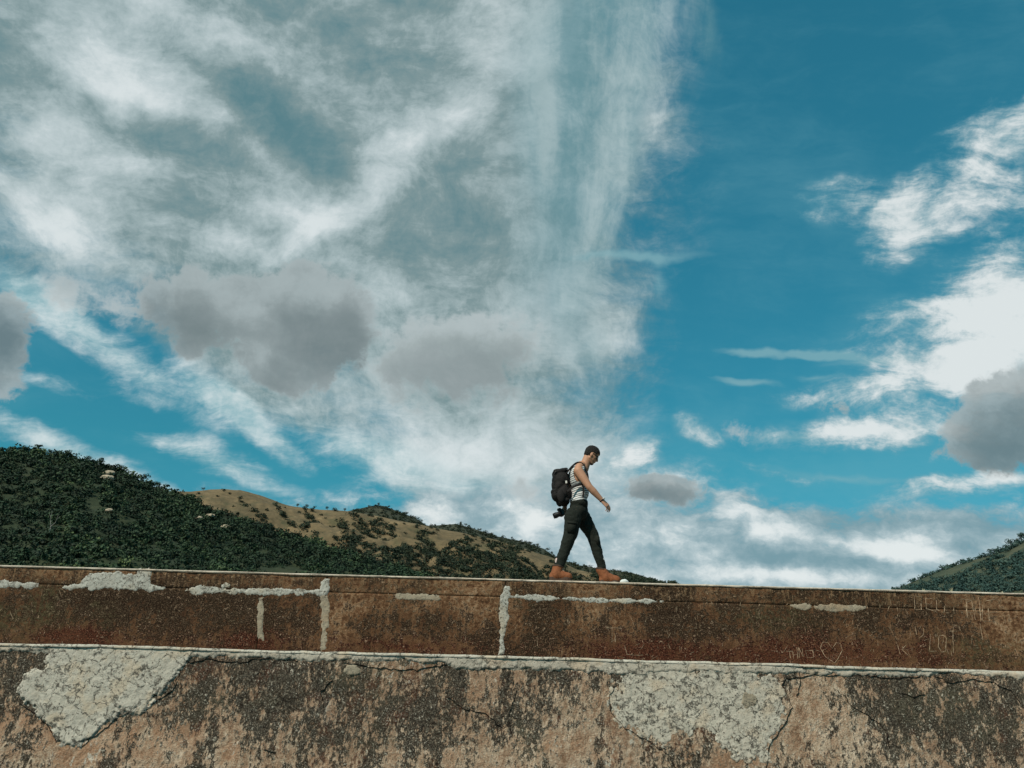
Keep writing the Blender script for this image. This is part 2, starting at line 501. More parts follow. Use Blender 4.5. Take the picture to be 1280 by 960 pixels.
def lower_wall_material():
    m, T, p = new_mat('lichen_stained_render', .95)
    p.inputs['Specular IOR Level'].default_value = .06
    v, s = face_coords(T)
    flat = T.vmath('MULTIPLY', v, (1, 1, 0))
    vw = warped(T, flat, 4, .45)
    def c0(n, k): return T.mul(T.sub(n, .5), k)
    slant = T.mapping(v, rot=(0, 0, math.radians(-20)), scale=(1.4, .8, 1))
    nbig = spread(T, T.noise(T.mapping(v, rot=(0, 0, math.radians(-24)), scale=(2.0, .75, 1)), 1.6, 6, .66))
    nmid = spread(T, T.noise(slant, 8, 5, .66))
    nfine = spread(T, T.noise(slant, 19, 5, .74), .36, .64)
    nspk = spread(T, T.noise(v, 62, 4, .72), .34, .66)
    base = T.ramp(T.add(T.add(T.mul(nbig, .35), T.mul(nmid, .4)), T.mul(nspk, .25)), [(.15, (.18, .100, .062)), (.36, (.34, .220, .148)), (.53, (.49, .365, .268)), (.78, (.70, .585, .47))])
    warm = T.add(c0(spread(T, T.noise(v, 3, 5, .6)), .7), wall_blobs(T, vw, YL, [(60, 930, 160, 60, .5), (230, 930, 120, 40, .4), (900, 950, 60, 20, .5), (720, 930, 90, 40, .3), (1030, 860, 60, 60, .3)]))
    base = T.mix(T.step(warm, .05, .6, 0, .65), base, (.36, .19, .11))
    pale = T.add(T.add(c0(nmid, .6), c0(nfine, .4)), wall_blobs(T, vw, YL, [(405, 890, 40, 50, .6), (330, 915, 40, 30, .35), (600, 860, 60, 40, .2), (530, 900, 60, 40, .1), (480, 850, 60, 20, .2)]))
    base = T.mix(T.step(pale, .3, .6, 0, .8), base, (.50, .46, .40))
    flake = T.add(c0(spread(T, T.noise(slant, 13, 5, .7)), 1.0), c0(spread(T, T.noise(v, 2.1, 4, .6)), .8))
    base = T.mix(T.step(flake, .42, .62, 0, .8), base, (.60, .54, .46))
    # black lichen: clouds of it broken into grains
    d = T.add(T.add(c0(nbig, 1.7), c0(nmid, 1.15)), T.add(c0(nfine, 1.2), c0(nspk, .45)))
    d = T.add(d, wall_blobs(T, vw, YL, [(30, 830, 60, 60, .7), (250, 850, 110, 60, .7), (200, 890, 60, 60, .4), (310, 835, 80, 20, .25),
                                       (480, 870, 170, 70, .6), (430, 930, 90, 40, .3), (560, 900, 60, 50, .3), (650, 880, 90, 70, .3), (700, 845, 130, 25, .4),
                                       (760, 900, 60, 60, .2), (1110, 870, 130, 60, .65), (1230, 880, 90, 80, .5), (1080, 845, 150, 14, .4), (880, 945, 120, 20, .3), (1170, 935, 120, 30, .4),
                                       (350, 900, 120, 70, .3), (80, 930, 120, 40, -.45), (210, 940, 120, 30, -.45), (620, 930, 90, 40, -.15), (720, 930, 70, 50, -.3),
                                       (1035, 880, 60, 60, -.7), (1080, 930, 70, 40, -.5), (790, 940, 40, 20, -.3)]))
    dc = T.ramp(nspk, [(.15, (.012, .010, .008)), (.5, (.036, .030, .023)), (.9, (.16, .13, .10))])
    d = T.add(d, .08)
    base = T.mix(T.step(d, .0, .36, 0, .95), base, dc)
    # green-grey algae
    g = T.add(c0(spread(T, T.noise(v, 2.6, 5, .65)), .6), wall_blobs(T, vw, YL, [(490, 850, 120, 40, .3), (480, 930, 80, 40, .25), (1130, 890, 120, 60, .35), (1230, 900, 90, 60, .3), (660, 930, 40, 30, .3), (280, 880, 60, 40, .2)]))
    base = T.mix(T.mul(T.step(g, .08, .55, 0, .6), T.step(nfine, .1, .7)), base, (.085, .076, .05))
    # rust brown
    base = T.mix(T.mul(T.step(spread(T, T.noise(v, 3.3, 5, .6)), .6, 1, 0, .6), T.step(nfine, .35, .7)), base, (.12, .045, .026))
    # thin black cracks following the flaking
    iso = T.math('ABSOLUTE', T.sub(T.noise(warped(T, flat, 9, .12), 2.6, 3, .5), .5))
    iso2 = T.math('ABSOLUTE', T.sub(T.noise(warped(T, flat, 14, .1), 5.5, 3, .5), .53))
    base = T.mix(T.mul(T.step(iso, .008, .001), T.step(nbig, .35, .7, 0, .9)), base, (.018, .014, .012))
    base = T.mix(T.mul(T.step(iso2, .010, .002), T.step(nmid, .55, .8, 0, .8)), base, (.025, .02, .016))
    base = T.mix(T.mul(T.step(T.add(T.mul(nspk, .5), T.mul(nfine, .5)), .66, .84, 0, .75), T.step(nmid, .3, .8, .15, 1)), base, (.60, .52, .43))
    T.put(p.inputs[0], base)
    bump(T, p, T.add(T.mul(nfine, .7), T.add(T.mul(nspk, .35), T.mul(T.step(iso, 0, .02), .2))), .012)
    return m


def lime_material(name, c_hi, c_lo, crack=1.0, dirt=.4, warm=(.42, .32, .22), black=0.0):
    m, T, p = new_mat(name, .9)
    v, s = face_coords(T)
    flat = T.vmath('MULTIPLY', v, (1, 1, 0))
    n1 = spread(T, T.noise(v, 6, 6, .65))
    n2 = spread(T, T.noise(v, 26, 5, .7))
    n3 = spread(T, T.noise(v, 70, 4, .7))
    base = T.mix(T.add(T.mul(n1, .6), T.mul(n3, .4)), c_lo, c_hi)
    base = T.mix(T.step(spread(T, T.noise(v, 4.2, 4, .6)), .5, .9, 0, .6), base, warm)
    # swirling cracks where the coats of lime have let go
    iso = T.math('ABSOLUTE', T.sub(T.noise(warped(T, flat, 6, .22), 4.2, 3, .5), .5))
    iso2 = T.math('ABSOLUTE', T.sub(T.noise(warped(T, flat, 12, .14), 8, 3, .5), .47))
    base = T.mix(T.mul(T.step(iso, .026, .004, 0, min(1, .8 * crack)), T.step(n2, .1, .6)), base, (.085, .075, .062))
    base = T.mix(T.mul(T.step(iso2, .030, .005, 0, min(1, .7 * crack)), T.step(n1, .35, .8)), base, (.11, .098, .082))
    base = T.mix(T.step(T.add(T.mul(n2, .5), T.add(T.mul(n1, .3), T.mul(n3, .3))), .68 - .25 * black, .95 - .25 * black, 0, dirt), base, (.13, .115, .095))
    base = T.mix(T.step(T.add(T.mul(n3, .6), T.mul(n2, .4)), .72 - .2 * black, .85 - .2 * black, 0, min(1, dirt + .3)), base, (.05, .043, .035))
    T.put(p.inputs[0], base)
    bump(T, p, T.add(T.add(T.mul(n2, .6), T.mul(n3, .35)), T.mul(T.step(iso, 0, .03), .6)), .004)
    return m


M_LIME3 = lime_material('blackened_pale_lime', (.58, .52, .44), (.33, .29, .24), 1.3, .75, (.48, .37, .27), .5)
M_UP = upper_wall_material()
M_LOW = lower_wall_material()
M_LIME = lime_material('flaking_white_lime', (.55, .50, .43), (.31, .28, .235), 1.6, .75, (.46, .36, .26), .25)
M_LIME2 = lime_material('worn_pale_lime', (.52, .46, .39), (.30, .26, .21), 1.0, .85, (.42, .31, .22), .25)
M_MORTAR = lime_material('grey_repair_mortar', (.47, .46, .42), (.27, .25, .22), .9, .8, (.33, .27, .20), .5)
M_MORTAR2 = lime_material('brown_grey_mortar', (.34, .29, .22), (.20, .155, .11), .4, .7, (.28, .19, .12), .3)
M_COPING = lime_material('pale_worn_cement', (.56, .48, .40), (.40, .33, .27), .4, .25, (.48, .38, .29))


def h_upper(x, z):
    return (.014 * fbm(x, z, 1.3, 3, 3) + .006 * fbm(x, z, 9, 4, 5, .6) + .003 * fbm(x, z, 40, 2, 8))


def h_lower(x, z):
    return (.028 * fbm(x, z, .9, 3, 23) + .010 * fbm(x * 1.2, z, 5, 4, 25, .6) + .005 * fbm(x, z, 30, 3, 28, .6))


def block(name, x0, x1, z0, z1, Y, depth, hfun, step, mat, parent, edge=.012, edge_d=.02):
    nx = max(2, int(round((x1 - x0) / step)) + 1)
    nz = max(2, int(round((z1 - z0) / step)) + 1)
    X, Z = np.meshgrid(np.linspace(x0, x1, nx), np.linspace(z0, z1, nz))
    e = np.minimum(np.minimum(X - x0, x1 - X), np.minimum(Z - z0, z1 - Z))
    wob = .006 * fbm(X, Z, 12, 3, 91)
    Yv = Y - hfun(X, Z) + edge_d * (1 - sstep(e + wob * (e > 1e-6), 0, edge * 2))
    vs = np.stack([X, Yv, Z], -1).reshape(-1, 3)
    idx = np.arange(nx * nz).reshape(nz, nx)
    qd = np.stack([idx[:-1, :-1], idx[:-1, 1:], idx[1:, 1:], idx[1:, :-1]], -1).reshape(-1, 4)
    # body behind the face
    ring = np.concatenate([idx[0, :-1], idx[:-1, -1], idx[-1, :0:-1], idx[:0:-1, 0]])
    back = vs[ring].copy()
    back[:, 1] = Y + depth
    b0 = len(vs)
    vs = np.concatenate([vs, back])
    k = len(ring)
    i = np.arange(k); j = (i + 1) % k
    side = np.stack([ring[j], ring[i], b0 + i, b0 + j], -1)
    return link(name, quads_mesh(name, vs, np.concatenate([qd, side])), mat, parent)


def poly_sd(X, Z, poly):
    """signed distance, positive inside"""
    P = np.asarray(poly, float)
    best = np.full(X.shape, 1e9)
    ins = np.zeros(X.shape, bool)
    for a, b in zip(P, np.roll(P, -1, 0)):
        d = b - a
        t = np.clip(((X - a[0]) * d[0] + (Z - a[1]) * d[1]) / max(d @ d, 1e-12), 0, 1)
        best = np.minimum(best, np.hypot(X - a[0] - t * d[0], Z - a[1] - t * d[1]))
        c = (a[1] > Z) != (b[1] > Z)
        with np.errstate(divide='ignore', invalid='ignore'):
            xi = a[0] + (Z - a[1]) * d[0] / (d[1] if abs(d[1]) > 1e-12 else 1e-12)
        ins ^= c & (X < xi)
    return np.where(ins, best, -best)


def patch(name, sd_fun, bbox, Y, hfun, thick, step, mat, parent, edge=.02, wob=.025, relief=.006, seed=0, top=None):
    x0, x1, z0, z1 = bbox
    nx = int((x1 - x0) / step) + 2
    nz = int((z1 - z0) / step) + 2
    X, Z = np.meshgrid(np.linspace(x0, x1, nx), np.linspace(z0, z1, nz))
    sd = sd_fun(X, Z) + wob * fbm(X, Z, 9, 5, 40 + seed, .62) + .2 * wob * fbm(X, Z, 40, 3, 60 + seed)
    t = thick * sstep(sd, 0, edge) - .006 * (1 - sstep(sd, -.004, .004))
    r = relief * (ridged(X, Z, 4.5, 3, 70 + seed) * 1.4 - .7 + .6 * fbm(X, Z, 26, 3, 77 + seed)) * sstep(sd, 0, edge)
    Yv = Y - hfun(X, Z) * .8 - t - r - .0015
    if top is not None:                       # rounded upper arris
        Yv = Yv + .03 * (1 - sstep(top - Z, 0, .03)) ** 2
    keep = sd > -.012
    idx = np.arange(nx * nz).reshape(nz, nx)
    kq = keep[:-1, :-1] & keep[:-1, 1:] & keep[1:, 1:] & keep[1:, :-1]
    qd = np.stack([idx[:-1, :-1], idx[:-1, 1:], idx[1:, 1:], idx[1:, :-1]], -1)[kq]
    used, inv = np.unique(qd.ravel(), return_inverse=True)
    vs = np.stack([X, Yv, Z], -1).reshape(-1, 3)[used]
    return link(name, quads_mesh(name, vs, inv.reshape(-1, 4)), mat, parent)


def px_poly(pts, Y):
    return [(at(a, b, Y).x, at(a, b, Y).z) for a, b in pts]


def px_patch(name, pts, Y, hfun, thick, mat, parent, step=.010, margin=.05, **kw):
    P = px_poly(pts, Y)
    xs = [p[0] for p in P]; zs = [p[1] for p in P]
    zmax = max(zs) + margin
    if kw.get('top') is not None:
        zmax = min(zmax, kw['top'])
    return patch(name, lambda X, Z: poly_sd(X, Z, P), (min(xs) - margin, max(xs) + margin, min(zs) - margin, zmax),
                 Y, hfun, thick, step, mat, parent, **kw)


def build_upper_wall():
    t = empty('stone_wall', (0, YU, 0))
    tag(t, 'dark brown stained upper wall of big blocks that the man walks along', 'wall')
    XL, XR = -15.0, 15.0
    top = ZU - .022
    g = .002
    xs_top = [XL, -7.2, at(183, 722, YU).x, at(408, 730, YU).x, at(632, 738, YU).x, 7.4, XR]
    xs_bot = [XL, -7.2, at(326, 770, YU).x, at(406, 770, YU).x, at(628, 780, YU).x, 7.4, XR]
    for xs, za, zb in ((xs_bot, ZL - .35, JOINT - g), (xs_top, JOINT + g, top)):
        for i in range(len(xs) - 1):
            fine = 0 < i < len(xs) - 2
            block('block', xs[i] + g, xs[i + 1] - g, za, zb, YU, .14, h_upper, .014 if fine else .06, M_UP, t, .008, .007)
    # core behind the facing blocks and down to the ground
    vs = [(x, y, z) for x in (XL, XR) for y in (YU + .03, YU + .62) for z in (0.0, top - .004)]
    qd = [(0, 1, 3, 2), (4, 6, 7, 5), (0, 4, 5, 1), (2, 3, 7, 6), (1, 5, 7, 3), (0, 2, 6, 4)]
    link('wall_core', quads_mesh('wall_core', vs, qd), M_UP, t, smooth=False)
    # cement coping with a chipped front arris
    nx = 1800
    x = np.linspace(XL, XR, nx)
    prof = [(.05, -.024), (-.004, -.022), (-.016, -.012), (-.014, -.003), (.0, .001), (.2, .002), (.62, .0), (.62, -.03)]
    V = []
    for k, (dy, dz) in enumerate(prof):
        wy = .010 * fbm(x, x * 0 + k * .2, 7, 4, 31, .65) if k in (1, 2, 3, 4) else 0 * x
        wz = .011 * fbm(x, x * 0 + k * .1, 4, 5, 37, .7) if k in (1, 2, 3) else .002 * fbm(x, x * 0 + k, 3, 3, 38)
        V.append(np.stack([x, YU + dy + wy, ZU + dz + wz], -1))
    V = np.stack(V, 0)
    idx = np.arange(len(prof) * nx).reshape(len(prof), nx)
    nxt = np.roll(idx, -1, 0)
    qd = np.stack([idx[:, :-1], idx[:, 1:], nxt[:, 1:], nxt[:, :-1]], -1).reshape(-1, 4)
    link('coping', quads_mesh('coping', V.reshape(-1, 3), qd[:, ::-1]), M_COPING, t)
    # grey repair mortar smeared over the joints
    strips = [
        ([(-40, 724), (20, 726), (47, 729), (50, 735), (20, 735), (-40, 733)], M_MORTAR, .012),
        ([(78, 734), (100, 728), (112, 717), (140, 716), (170, 717), (176, 712), (190, 714), (188, 731), (205, 735), (203, 738), (150, 737), (90, 737)], M_MORTAR, .013),
        ([(232, 738), (250, 733), (275, 735), (300, 737), (350, 735), (400, 737), (404, 722), (412, 722), (412, 738), (405, 744), (340, 743), (290, 742), (240, 742)], M_MORTAR, .012),
        ([(402, 743), (411, 743), (410, 775), (408, 812), (401, 812), (402, 775)], M_MORTAR2, .009),
        ([(322, 745), (330, 745), (329, 775), (330, 800), (323, 800)], M_MORTAR2, .006),
        ([(495, 743), (520, 742), (549, 744), (550, 750), (520, 750), (497, 750)], M_MORTAR2, .009),
        ([(624, 745), (630, 734), (636, 733), (640, 742), (680, 744), (740, 747), (790, 749), (830, 750), (830, 754), (780, 754), (720, 752), (660, 750), (638, 749), (636, 775), (631, 800), (631, 818), (623, 818), (624, 780)], M_MORTAR, .013),
        ([(983, 757), (1010, 755), (1050, 755), (1082, 757), (1083, 763), (1040, 764), (1000, 762)], M_MORTAR2, .008),
        ([(277, 731), (288, 731), (287, 736), (278, 736)], M_MORTAR, .009),
    ]
    for i, (pts, mt, th) in enumerate(strips):
        px_patch('mortar_patch', pts, YU, h_upper, th * .35 + .001, mt, t, step=.009, wob=.05, edge=.02, relief=.0015, seed=i)
    return t


def build_lower_wall():
    t = empty('rendered_wall', (0, YL, 0))
    tag(t, 'thick lower wall of blotched render with white lime flaking off, nearest the camera', 'wall')
    XL, XR = -15.0, 15.0
    for x0, x1, st in ((XL, -6.6, .06), (-6.6, 6.8, .013), (6.8, XR, .06)):
        block('render_face', x0, x1, 0.0, ZL - .02, YL, .25, h_lower, st, M_LOW, t, edge=.004, edge_d=.0)
    vs = [(x, y, z) for x in (XL, XR) for y in (YL + .06, YU + .03) for z in (0.0, ZL - .012)]
    qd = [(0, 1, 3, 2), (4, 6, 7, 5), (0, 4, 5, 1), (2, 3, 7, 6), (1, 5, 7, 3), (0, 2, 6, 4)]
    link('ledge', quads_mesh('ledge', vs, qd), M_COPING, t, smooth=False)
    # lime rim along the top edge with a broken lower line
    def rim(X, Z):
        dep = .085 + .05 * fbm(X, X * 0, .9, 4, 51, .6) + .03 * sstep(X, -1.4, .2) * (1 - sstep(X, 1.2, 2.0)) - .02 * sstep(-X, 4.0, 5.0)
        return Z - (ZL - np.maximum(dep, .018))
    patch('lime_rim', rim, (-7.0, 7.2, ZL - .25, ZL), YL, h_lower, .010, .010, M_LIME2, t, edge=.02, wob=.05, relief=.005, seed=3, top=ZL)
    # worn arris of the lime on top of the rim
    nx = 1500
    x = np.linspace(XL, XR, nx)
    V = []
    for k, (dy, dz) in enumerate([(.03, -.04), (-.014, -.022), (-.016, -.006), (.0, .006), (.25, .004), (.9, .0)]):
        wz = .017 * fbm(x, x * 0, 1.1, 3, 47) + .006 * fbm(x, x * 0 + k * .05, 8, 3, 48)
        V.append(np.stack([x, YL + dy + (.012 * fbm(x, x * 0 + k * .1, 5, 4, 49) if dy < .1 else 0 * x), ZL + dz + wz], -1))
    V = np.stack(V, 0)
    idx = np.arange(V.shape[0] * nx).reshape(-1, nx)
    qd = np.stack([idx[:-1, :-1], idx[:-1, 1:], idx[1:, 1:], idx[1:, :-1]], -1).reshape(-1, 4)
    link('lime_arris', quads_mesh('lime_arris', V.reshape(-1, 3), qd), M_LIME, t)
    # the two large plaster patches and small splashes
    a = px_patch('plaster_patch', [(62, 806), (120, 806), (200, 806), (252, 808), (232, 826), (222, 842), (212, 862), (180, 884), (145, 894), (120, 915), (100, 932), (70, 926), (62, 905), (48, 890), (28, 880), (22, 858), (34, 842), (52, 832), (58, 818)],
                 YL, h_lower, .014, M_LIME, t, step=.009, wob=.09, edge=.03, relief=.004, seed=11, top=ZL)
    a['label'] = 'white flaking plaster patch with swirling cracks'
    b = px_patch('plaster_patch', [(775, 826), (850, 828), (920, 830), (962, 842), (980, 862), (984, 890), (972, 915), (960, 950), (930, 952), (900, 925), (872, 912), (850, 918), (838, 940), (815, 932), (795, 918), (770, 900), (758, 880), (768, 858)],
                 YL, h_lower, .003, M_LIME3, t, step=.009, wob=.20, edge=.04, relief=.003, seed=17, top=ZL)
    b['label'] = 'pale grey plaster patch mottled with black'
    for i, (px, py, r) in enumerate([(440, 838, 10), (935, 876, 12), (1275, 842, 10)]):
        c = px_poly([(px, py)], YL)[0]
        rr = r * YL / F
        patch('plaster_patch', lambda X, Z: rr - np.hypot(X - c[0], (Z - c[1]) * 1.5), (c[0] - 2 * rr, c[0] + 2 * rr, c[1] - 1.5 * rr, min(c[1] + 1.5 * rr, ZL - .02)),
              YL, h_lower, .006, .009, (M_MORTAR2, M_MORTAR2, M_LIME2)[i], t, wob=.07, seed=20 + i)
    return t


CRACKS = [
    [(985, 846), (978, 856), (984, 870), (990, 884), (983, 902), (972, 918), (962, 934), (958, 962)],
    [(998, 838), (1000, 852), (998, 872)], [(985, 848), (1012, 844), (1040, 846), (1062, 841), (1090, 846), (1120, 848), (1150, 845)],
    [(1128, 866), (1140, 870), (1156, 868)], [(1170, 846), (1190, 852), (1215, 848), (1240, 853), (1262, 862), (1275, 880)],
    [(768, 858), (760, 872), (764, 890), (778, 908), (800, 922), (822, 934), (838, 946), (846, 962)],
    [(900, 890), (918, 900), (926, 916), (940, 926)], [(230, 830), (262, 824), (300, 829), (330, 822), (372, 826)],
    [(430, 828), (470, 836), (520, 838), (560, 830), (600, 834), (660, 830), (700, 834), (770, 838)],
    [(224, 842), (214, 862), (184, 884), (148, 896), (122, 916), (102, 934)], [(24, 880), (46, 894), (60, 908), (70, 928)],
    [(130, 850), (150, 842), (176, 846), (190, 860), (180, 874)], [(60, 858), (84, 846), (104, 856), (108, 876), (94, 890), (76, 884)],
    [(640, 850), (644, 872), (636, 894), (640, 920)], [(330, 938), (345, 940), (348, 948)], [(1056, 868), (1066, 884), (1088, 896), (1108, 914), (1112, 936)],
    [(560, 872), (580, 886), (604, 892), (628, 910)], [(415, 850), (400, 866), (404, 884)], [(860, 850), (884, 862), (890, 880), (870, 896)],
]


def build_cracks(wall):
    mt = plain('black_crack', (.016, .012, .010), .95, .3, 30)
    mt.node_tree.nodes['Principled BSDF'].inputs['Specular IOR Level'].default_value = .02
    for ln in CRACKS:
        P = [np.array(p, float) for p in ln]
        out = []
        for a, b in zip(P[:-1], P[1:]):
            n = max(2, int(np.hypot(*(b - a)) / 3))
            for k in range(n):
                q = a + (b - a) * k / n
                out.append((q[0] + 3.2 * float(fbm(q[0] + 3, q[1], .16, 3, 81)), q[1] + 3.2 * float(fbm(q[0], q[1] + 5, .16, 3, 82))))
        out.append(tuple(P[-1]))
        strokes_mesh('crack', [out], .0070, h_lower, YL, wall, mt, lift=.0105)


# scratched writing on the upper wall, given by strokes at their place on it
SCRATCH = {
    'G': [[(1153, 746), (1143, 745), (1144, 762), (1152, 762), (1151, 754), (1145, 754)]],
    'E': [[(1166, 748), (1157, 748), (1158, 761), (1170, 764)], [(1157, 755), (1165, 755)]],
    'U': [[(1170, 750), (1171, 762), (1180, 766), (1181, 757)]],
    'T': [[(1200, 749), (1214, 750)], [(1207, 749), (1209, 772)]],
    'A': [[(1209, 772), (1208, 753), (1214, 750), (1219, 775)], [(1209, 765), (1217, 766)]],
    'I': [[(1223, 746), (1226, 777)], [(1225, 779), (1229, 800)]],
    'L': [[(1228, 756), (1228, 776), (1244, 777), (1245, 782)], [(1235, 760), (1237, 776)]],
    'E.': [[(1233, 751), (1245, 749)], [(1238, 765), (1246, 765)]],
    'J': [[(1144, 783), (1146, 793)], [(1155, 785), (1154, 794), (1149, 798)]],
    'L.': [[(1163, 793), (1162, 814), (1171, 814)]],
    'O': [[(1174, 795), (1173, 808), (1177, 815), (1182, 814), (1183, 798), (1179, 794), (1174, 795)]],
    'T.': [[(1187, 789), (1196, 789)], [(1191, 789), (1192, 816)], [(1190, 781), (1199, 783), (1200, 788)]],
    'T..': [[(757, 785), (776, 785)], [(765, 785), (765, 803)], [(769, 793), (769, 803)]],
    'L..': [[(781, 808), (784, 818), (792, 819), (803, 819)]],
    'T...': [[(983, 814), (991, 814)], [(987, 814), (988, 823)]],
    'H': [[(991, 815), (992, 823)], [(991, 819), (996, 818)], [(996, 809), (997, 823)]],
    'N': [[(999, 823), (998, 809), (1004, 822), (1003, 811)]],
    'D': [[(1007, 813), (1009, 822), (1017, 822), (1016, 813), (1007, 813)]],
    'heart': [[(1043, 829), (1031, 820), (1025, 810), (1028, 803), (1035, 803), (1040, 811), (1045, 803), (1051, 805), (1053, 813), (1048, 822), (1043, 829)]],
    'K': [[(1122, 806), (1125, 818)], [(1133, 806), (1127, 812), (1139, 822)], [(1125, 812), (1133, 812)]],
}


def strokes_mesh(name, lines, width, hfun, Y, parent, mat, seg=.02, lift=.004):
    V, Q = [], []
    for ln in lines:
        P = [np.array((at(a, b, Y).x, at(a, b, Y).z)) for a, b in ln]
        pts = []
        for a, b in zip(P[:-1], P[1:]):
            n = max(1, int(np.linalg.norm(b - a) / seg))
            pts += [a + (b - a) * k / n for k in range(n)]
        pts.append(P[-1])
        pts = np.array(pts)
        pts += .004 * np.stack([fbm(pts[:, 0], pts[:, 1], 30, 2, 5), fbm(pts[:, 0], pts[:, 1], 30, 2, 6)], -1)
        tan = np.gradient(pts, axis=0)
        tan /= np.maximum(np.linalg.norm(tan, axis=1)[:, None], 1e-9)
        nor = np.stack([-tan[:, 1], tan[:, 0]], -1)
        w = width * (.35 + 1.1 * np.abs(fbm(pts[:, 0], pts[:, 1], 25, 2, 9)))[:, None]
        L, R = pts + nor * w, pts - nor * w
        b0 = len(V)
        for l, r, c in zip(L, R, pts):
            y = Y - float(hfun(c[0], c[1])) + .0035 * max(0.0, float(fbm(c[0], c[1], 35, 2, 33)))
            V += [(l[0], y + .004, l[1]), (c[0], y - lift, c[1]), (r[0], y + .004, r[1])]
        for k in range(len(pts) - 1):
            i = b0 + 3 * k
            Q += [(i, i + 1, i + 4, i + 3), (i + 1, i + 2, i + 5, i + 4)]
    return link(name, quads_mesh(name, V, Q), mat, parent)


M_SCR = plain('pale_scratched_stone', (.35, .255, .175), .9, .6, 40)


def build_scratches(wall):
    for k, lines in SCRATCH.items():
        o = strokes_mesh('scratched_heart' if k == 'heart' else 'scratched_letter', lines, .0066, h_upper, YU, wall, M_SCR)
    rnd = random.Random(5)
    lines = []
    for i in range(330):
        px = rnd.uniform(640, 1290) if i % 3 else rnd.uniform(-10, 1290)
        T0 = 716 + .0281 * px
        py = rnd.uniform(T0 + 2, T0 + 88)
        a = math.radians(rnd.choice([90, 90, 80, 70, 110, 20, 150]) + rnd.uniform(-14, 14))
        l = rnd.uniform(2, 9)
        lines.append([(px, py), (px + l * math.cos(a), min(py + l * math.sin(a), T0 + 90))])
    o = strokes_mesh('scratch_marks', lines, .0036, h_upper, YU, wall, M_SCR, lift=.003)
    o['kind'] = 'stuff'


# ------------------------------------------------------------------ hills
class Hill:
    """a hill as a fan of ground: the crest at its real distance, the near slope falling towards the wall, the far slope behind"""
    def __init__(self, crest, dist, foot, low_elev=.02, rough=1.0, seed=0, k=1.15):
        self.cx = np.array([c[0] for c in crest], float)
        self.cy = np.array([c[1] for c in crest], float)
        self.dist, self.foot, self.low, self.rough, self.seed, self.k = dist, foot, low_elev, rough, seed, k

    def point(self, s, t):
        """s: bearing (photo column at the skyline), t: 0 crest .. 1 foot, negative: far side"""
        s = np.asarray(s, float); t = np.asarray(t, float)
        cy = np.interp(s, self.cx, self.cy)
        r = (np.array(FWD)[None] + np.array(RIGHT)[None] * ((s.ravel() - 640) / F)[:, None] + np.array(UP)[None] * ((480 - cy.ravel()) / F)[:, None])
        hd = np.hypot(r[:, 0], r[:, 1])
        ux = (r[:, 0] / hd).reshape(s.shape); uy = (r[:, 1] / hd).reshape(s.shape)
        e0 = (r[:, 2] / hd).reshape(s.shape)
        D = self.dist(s)
        Ft = self.foot(s)
        tp = np.clip(t, 0, 1)
        d = np.where(t >= 0, D + (Ft - D) * tp, D * (1 - t * .6))
        e = np.where(t >= 0, self.low + (e0 - self.low) * (1 - tp ** self.k), 0)
        z = np.where(t >= 0, EYE.z + d * e, np.maximum((EYE.z + D * e0) * (1 - np.clip(-t, 0, 1) ** 1.3), -2))
        out = np.clip((t - 1) / .3, 0, 1)                 # the foot sinks into the ground in front of the slope
        d = d * (1 - .25 * out)
        z = z * (1 - out) - 2.0 * out
        x = ux * d; y = uy * d
        amp = self.rough * D * .012 * np.minimum(1, np.abs(t) * 3 + .12)
        z = z + amp * (fbm(x, y, 1 / (D * .07), 5, self.seed, .55))
        return x, y, z

    def mesh(self, name, ns, nt, mat):
        s = np.linspace(self.cx[0], self.cx[-1], ns)
        t = np.concatenate([np.linspace(-1, -.08, 10), np.linspace(0, 1, nt), np.linspace(1, 1.3, 8)[1:]])
        Sg, Tg = np.meshgrid(s, t)
        x, y, z = self.point(Sg, Tg)
        vs = np.stack([x, y, z], -1).reshape(-1, 3)
        idx = np.arange(vs.shape[0]).reshape(Sg.shape)
        qd = np.stack([idx[:-1, :-1], idx[1:, :-1], idx[1:, 1:], idx[:-1, 1:]], -1).reshape(-1, 4)
        o = link(name, quads_mesh(name, vs, qd[:, ::-1]), mat)
        o['kind'] = 'structure'
        return o


def ground_mat(name, stops, scale, patch_c=None):
    m, T, p = new_mat(name, .95)
    v = T.n('ShaderNodeNewGeometry').outputs['Position']
    n1 = T.noise(v, scale, 7, .65)
    n2 = T.noise(v, scale * 9, 5, .65)
    n4 = T.noise(T.mapping(v, rot=(0, .5, .4), scale=(1, 1, 2.5)), scale * 4, 6, .7)
    c = T.ramp(T.add(T.add(T.mul(n1, .4), T.mul(n2, .3)), T.mul(n4, .3)), stops)
    if patch_c:
        n3 = T.noise(T.vmath('ADD', v, (50, 90, 0)), scale * 2.2, 6, .65)
        c = T.mix(T.step(n3, .52, .66, 0, .8), c, patch_c)
    T.put(p.inputs[0], c)
    bump(T, p, n2, .8)
    return m


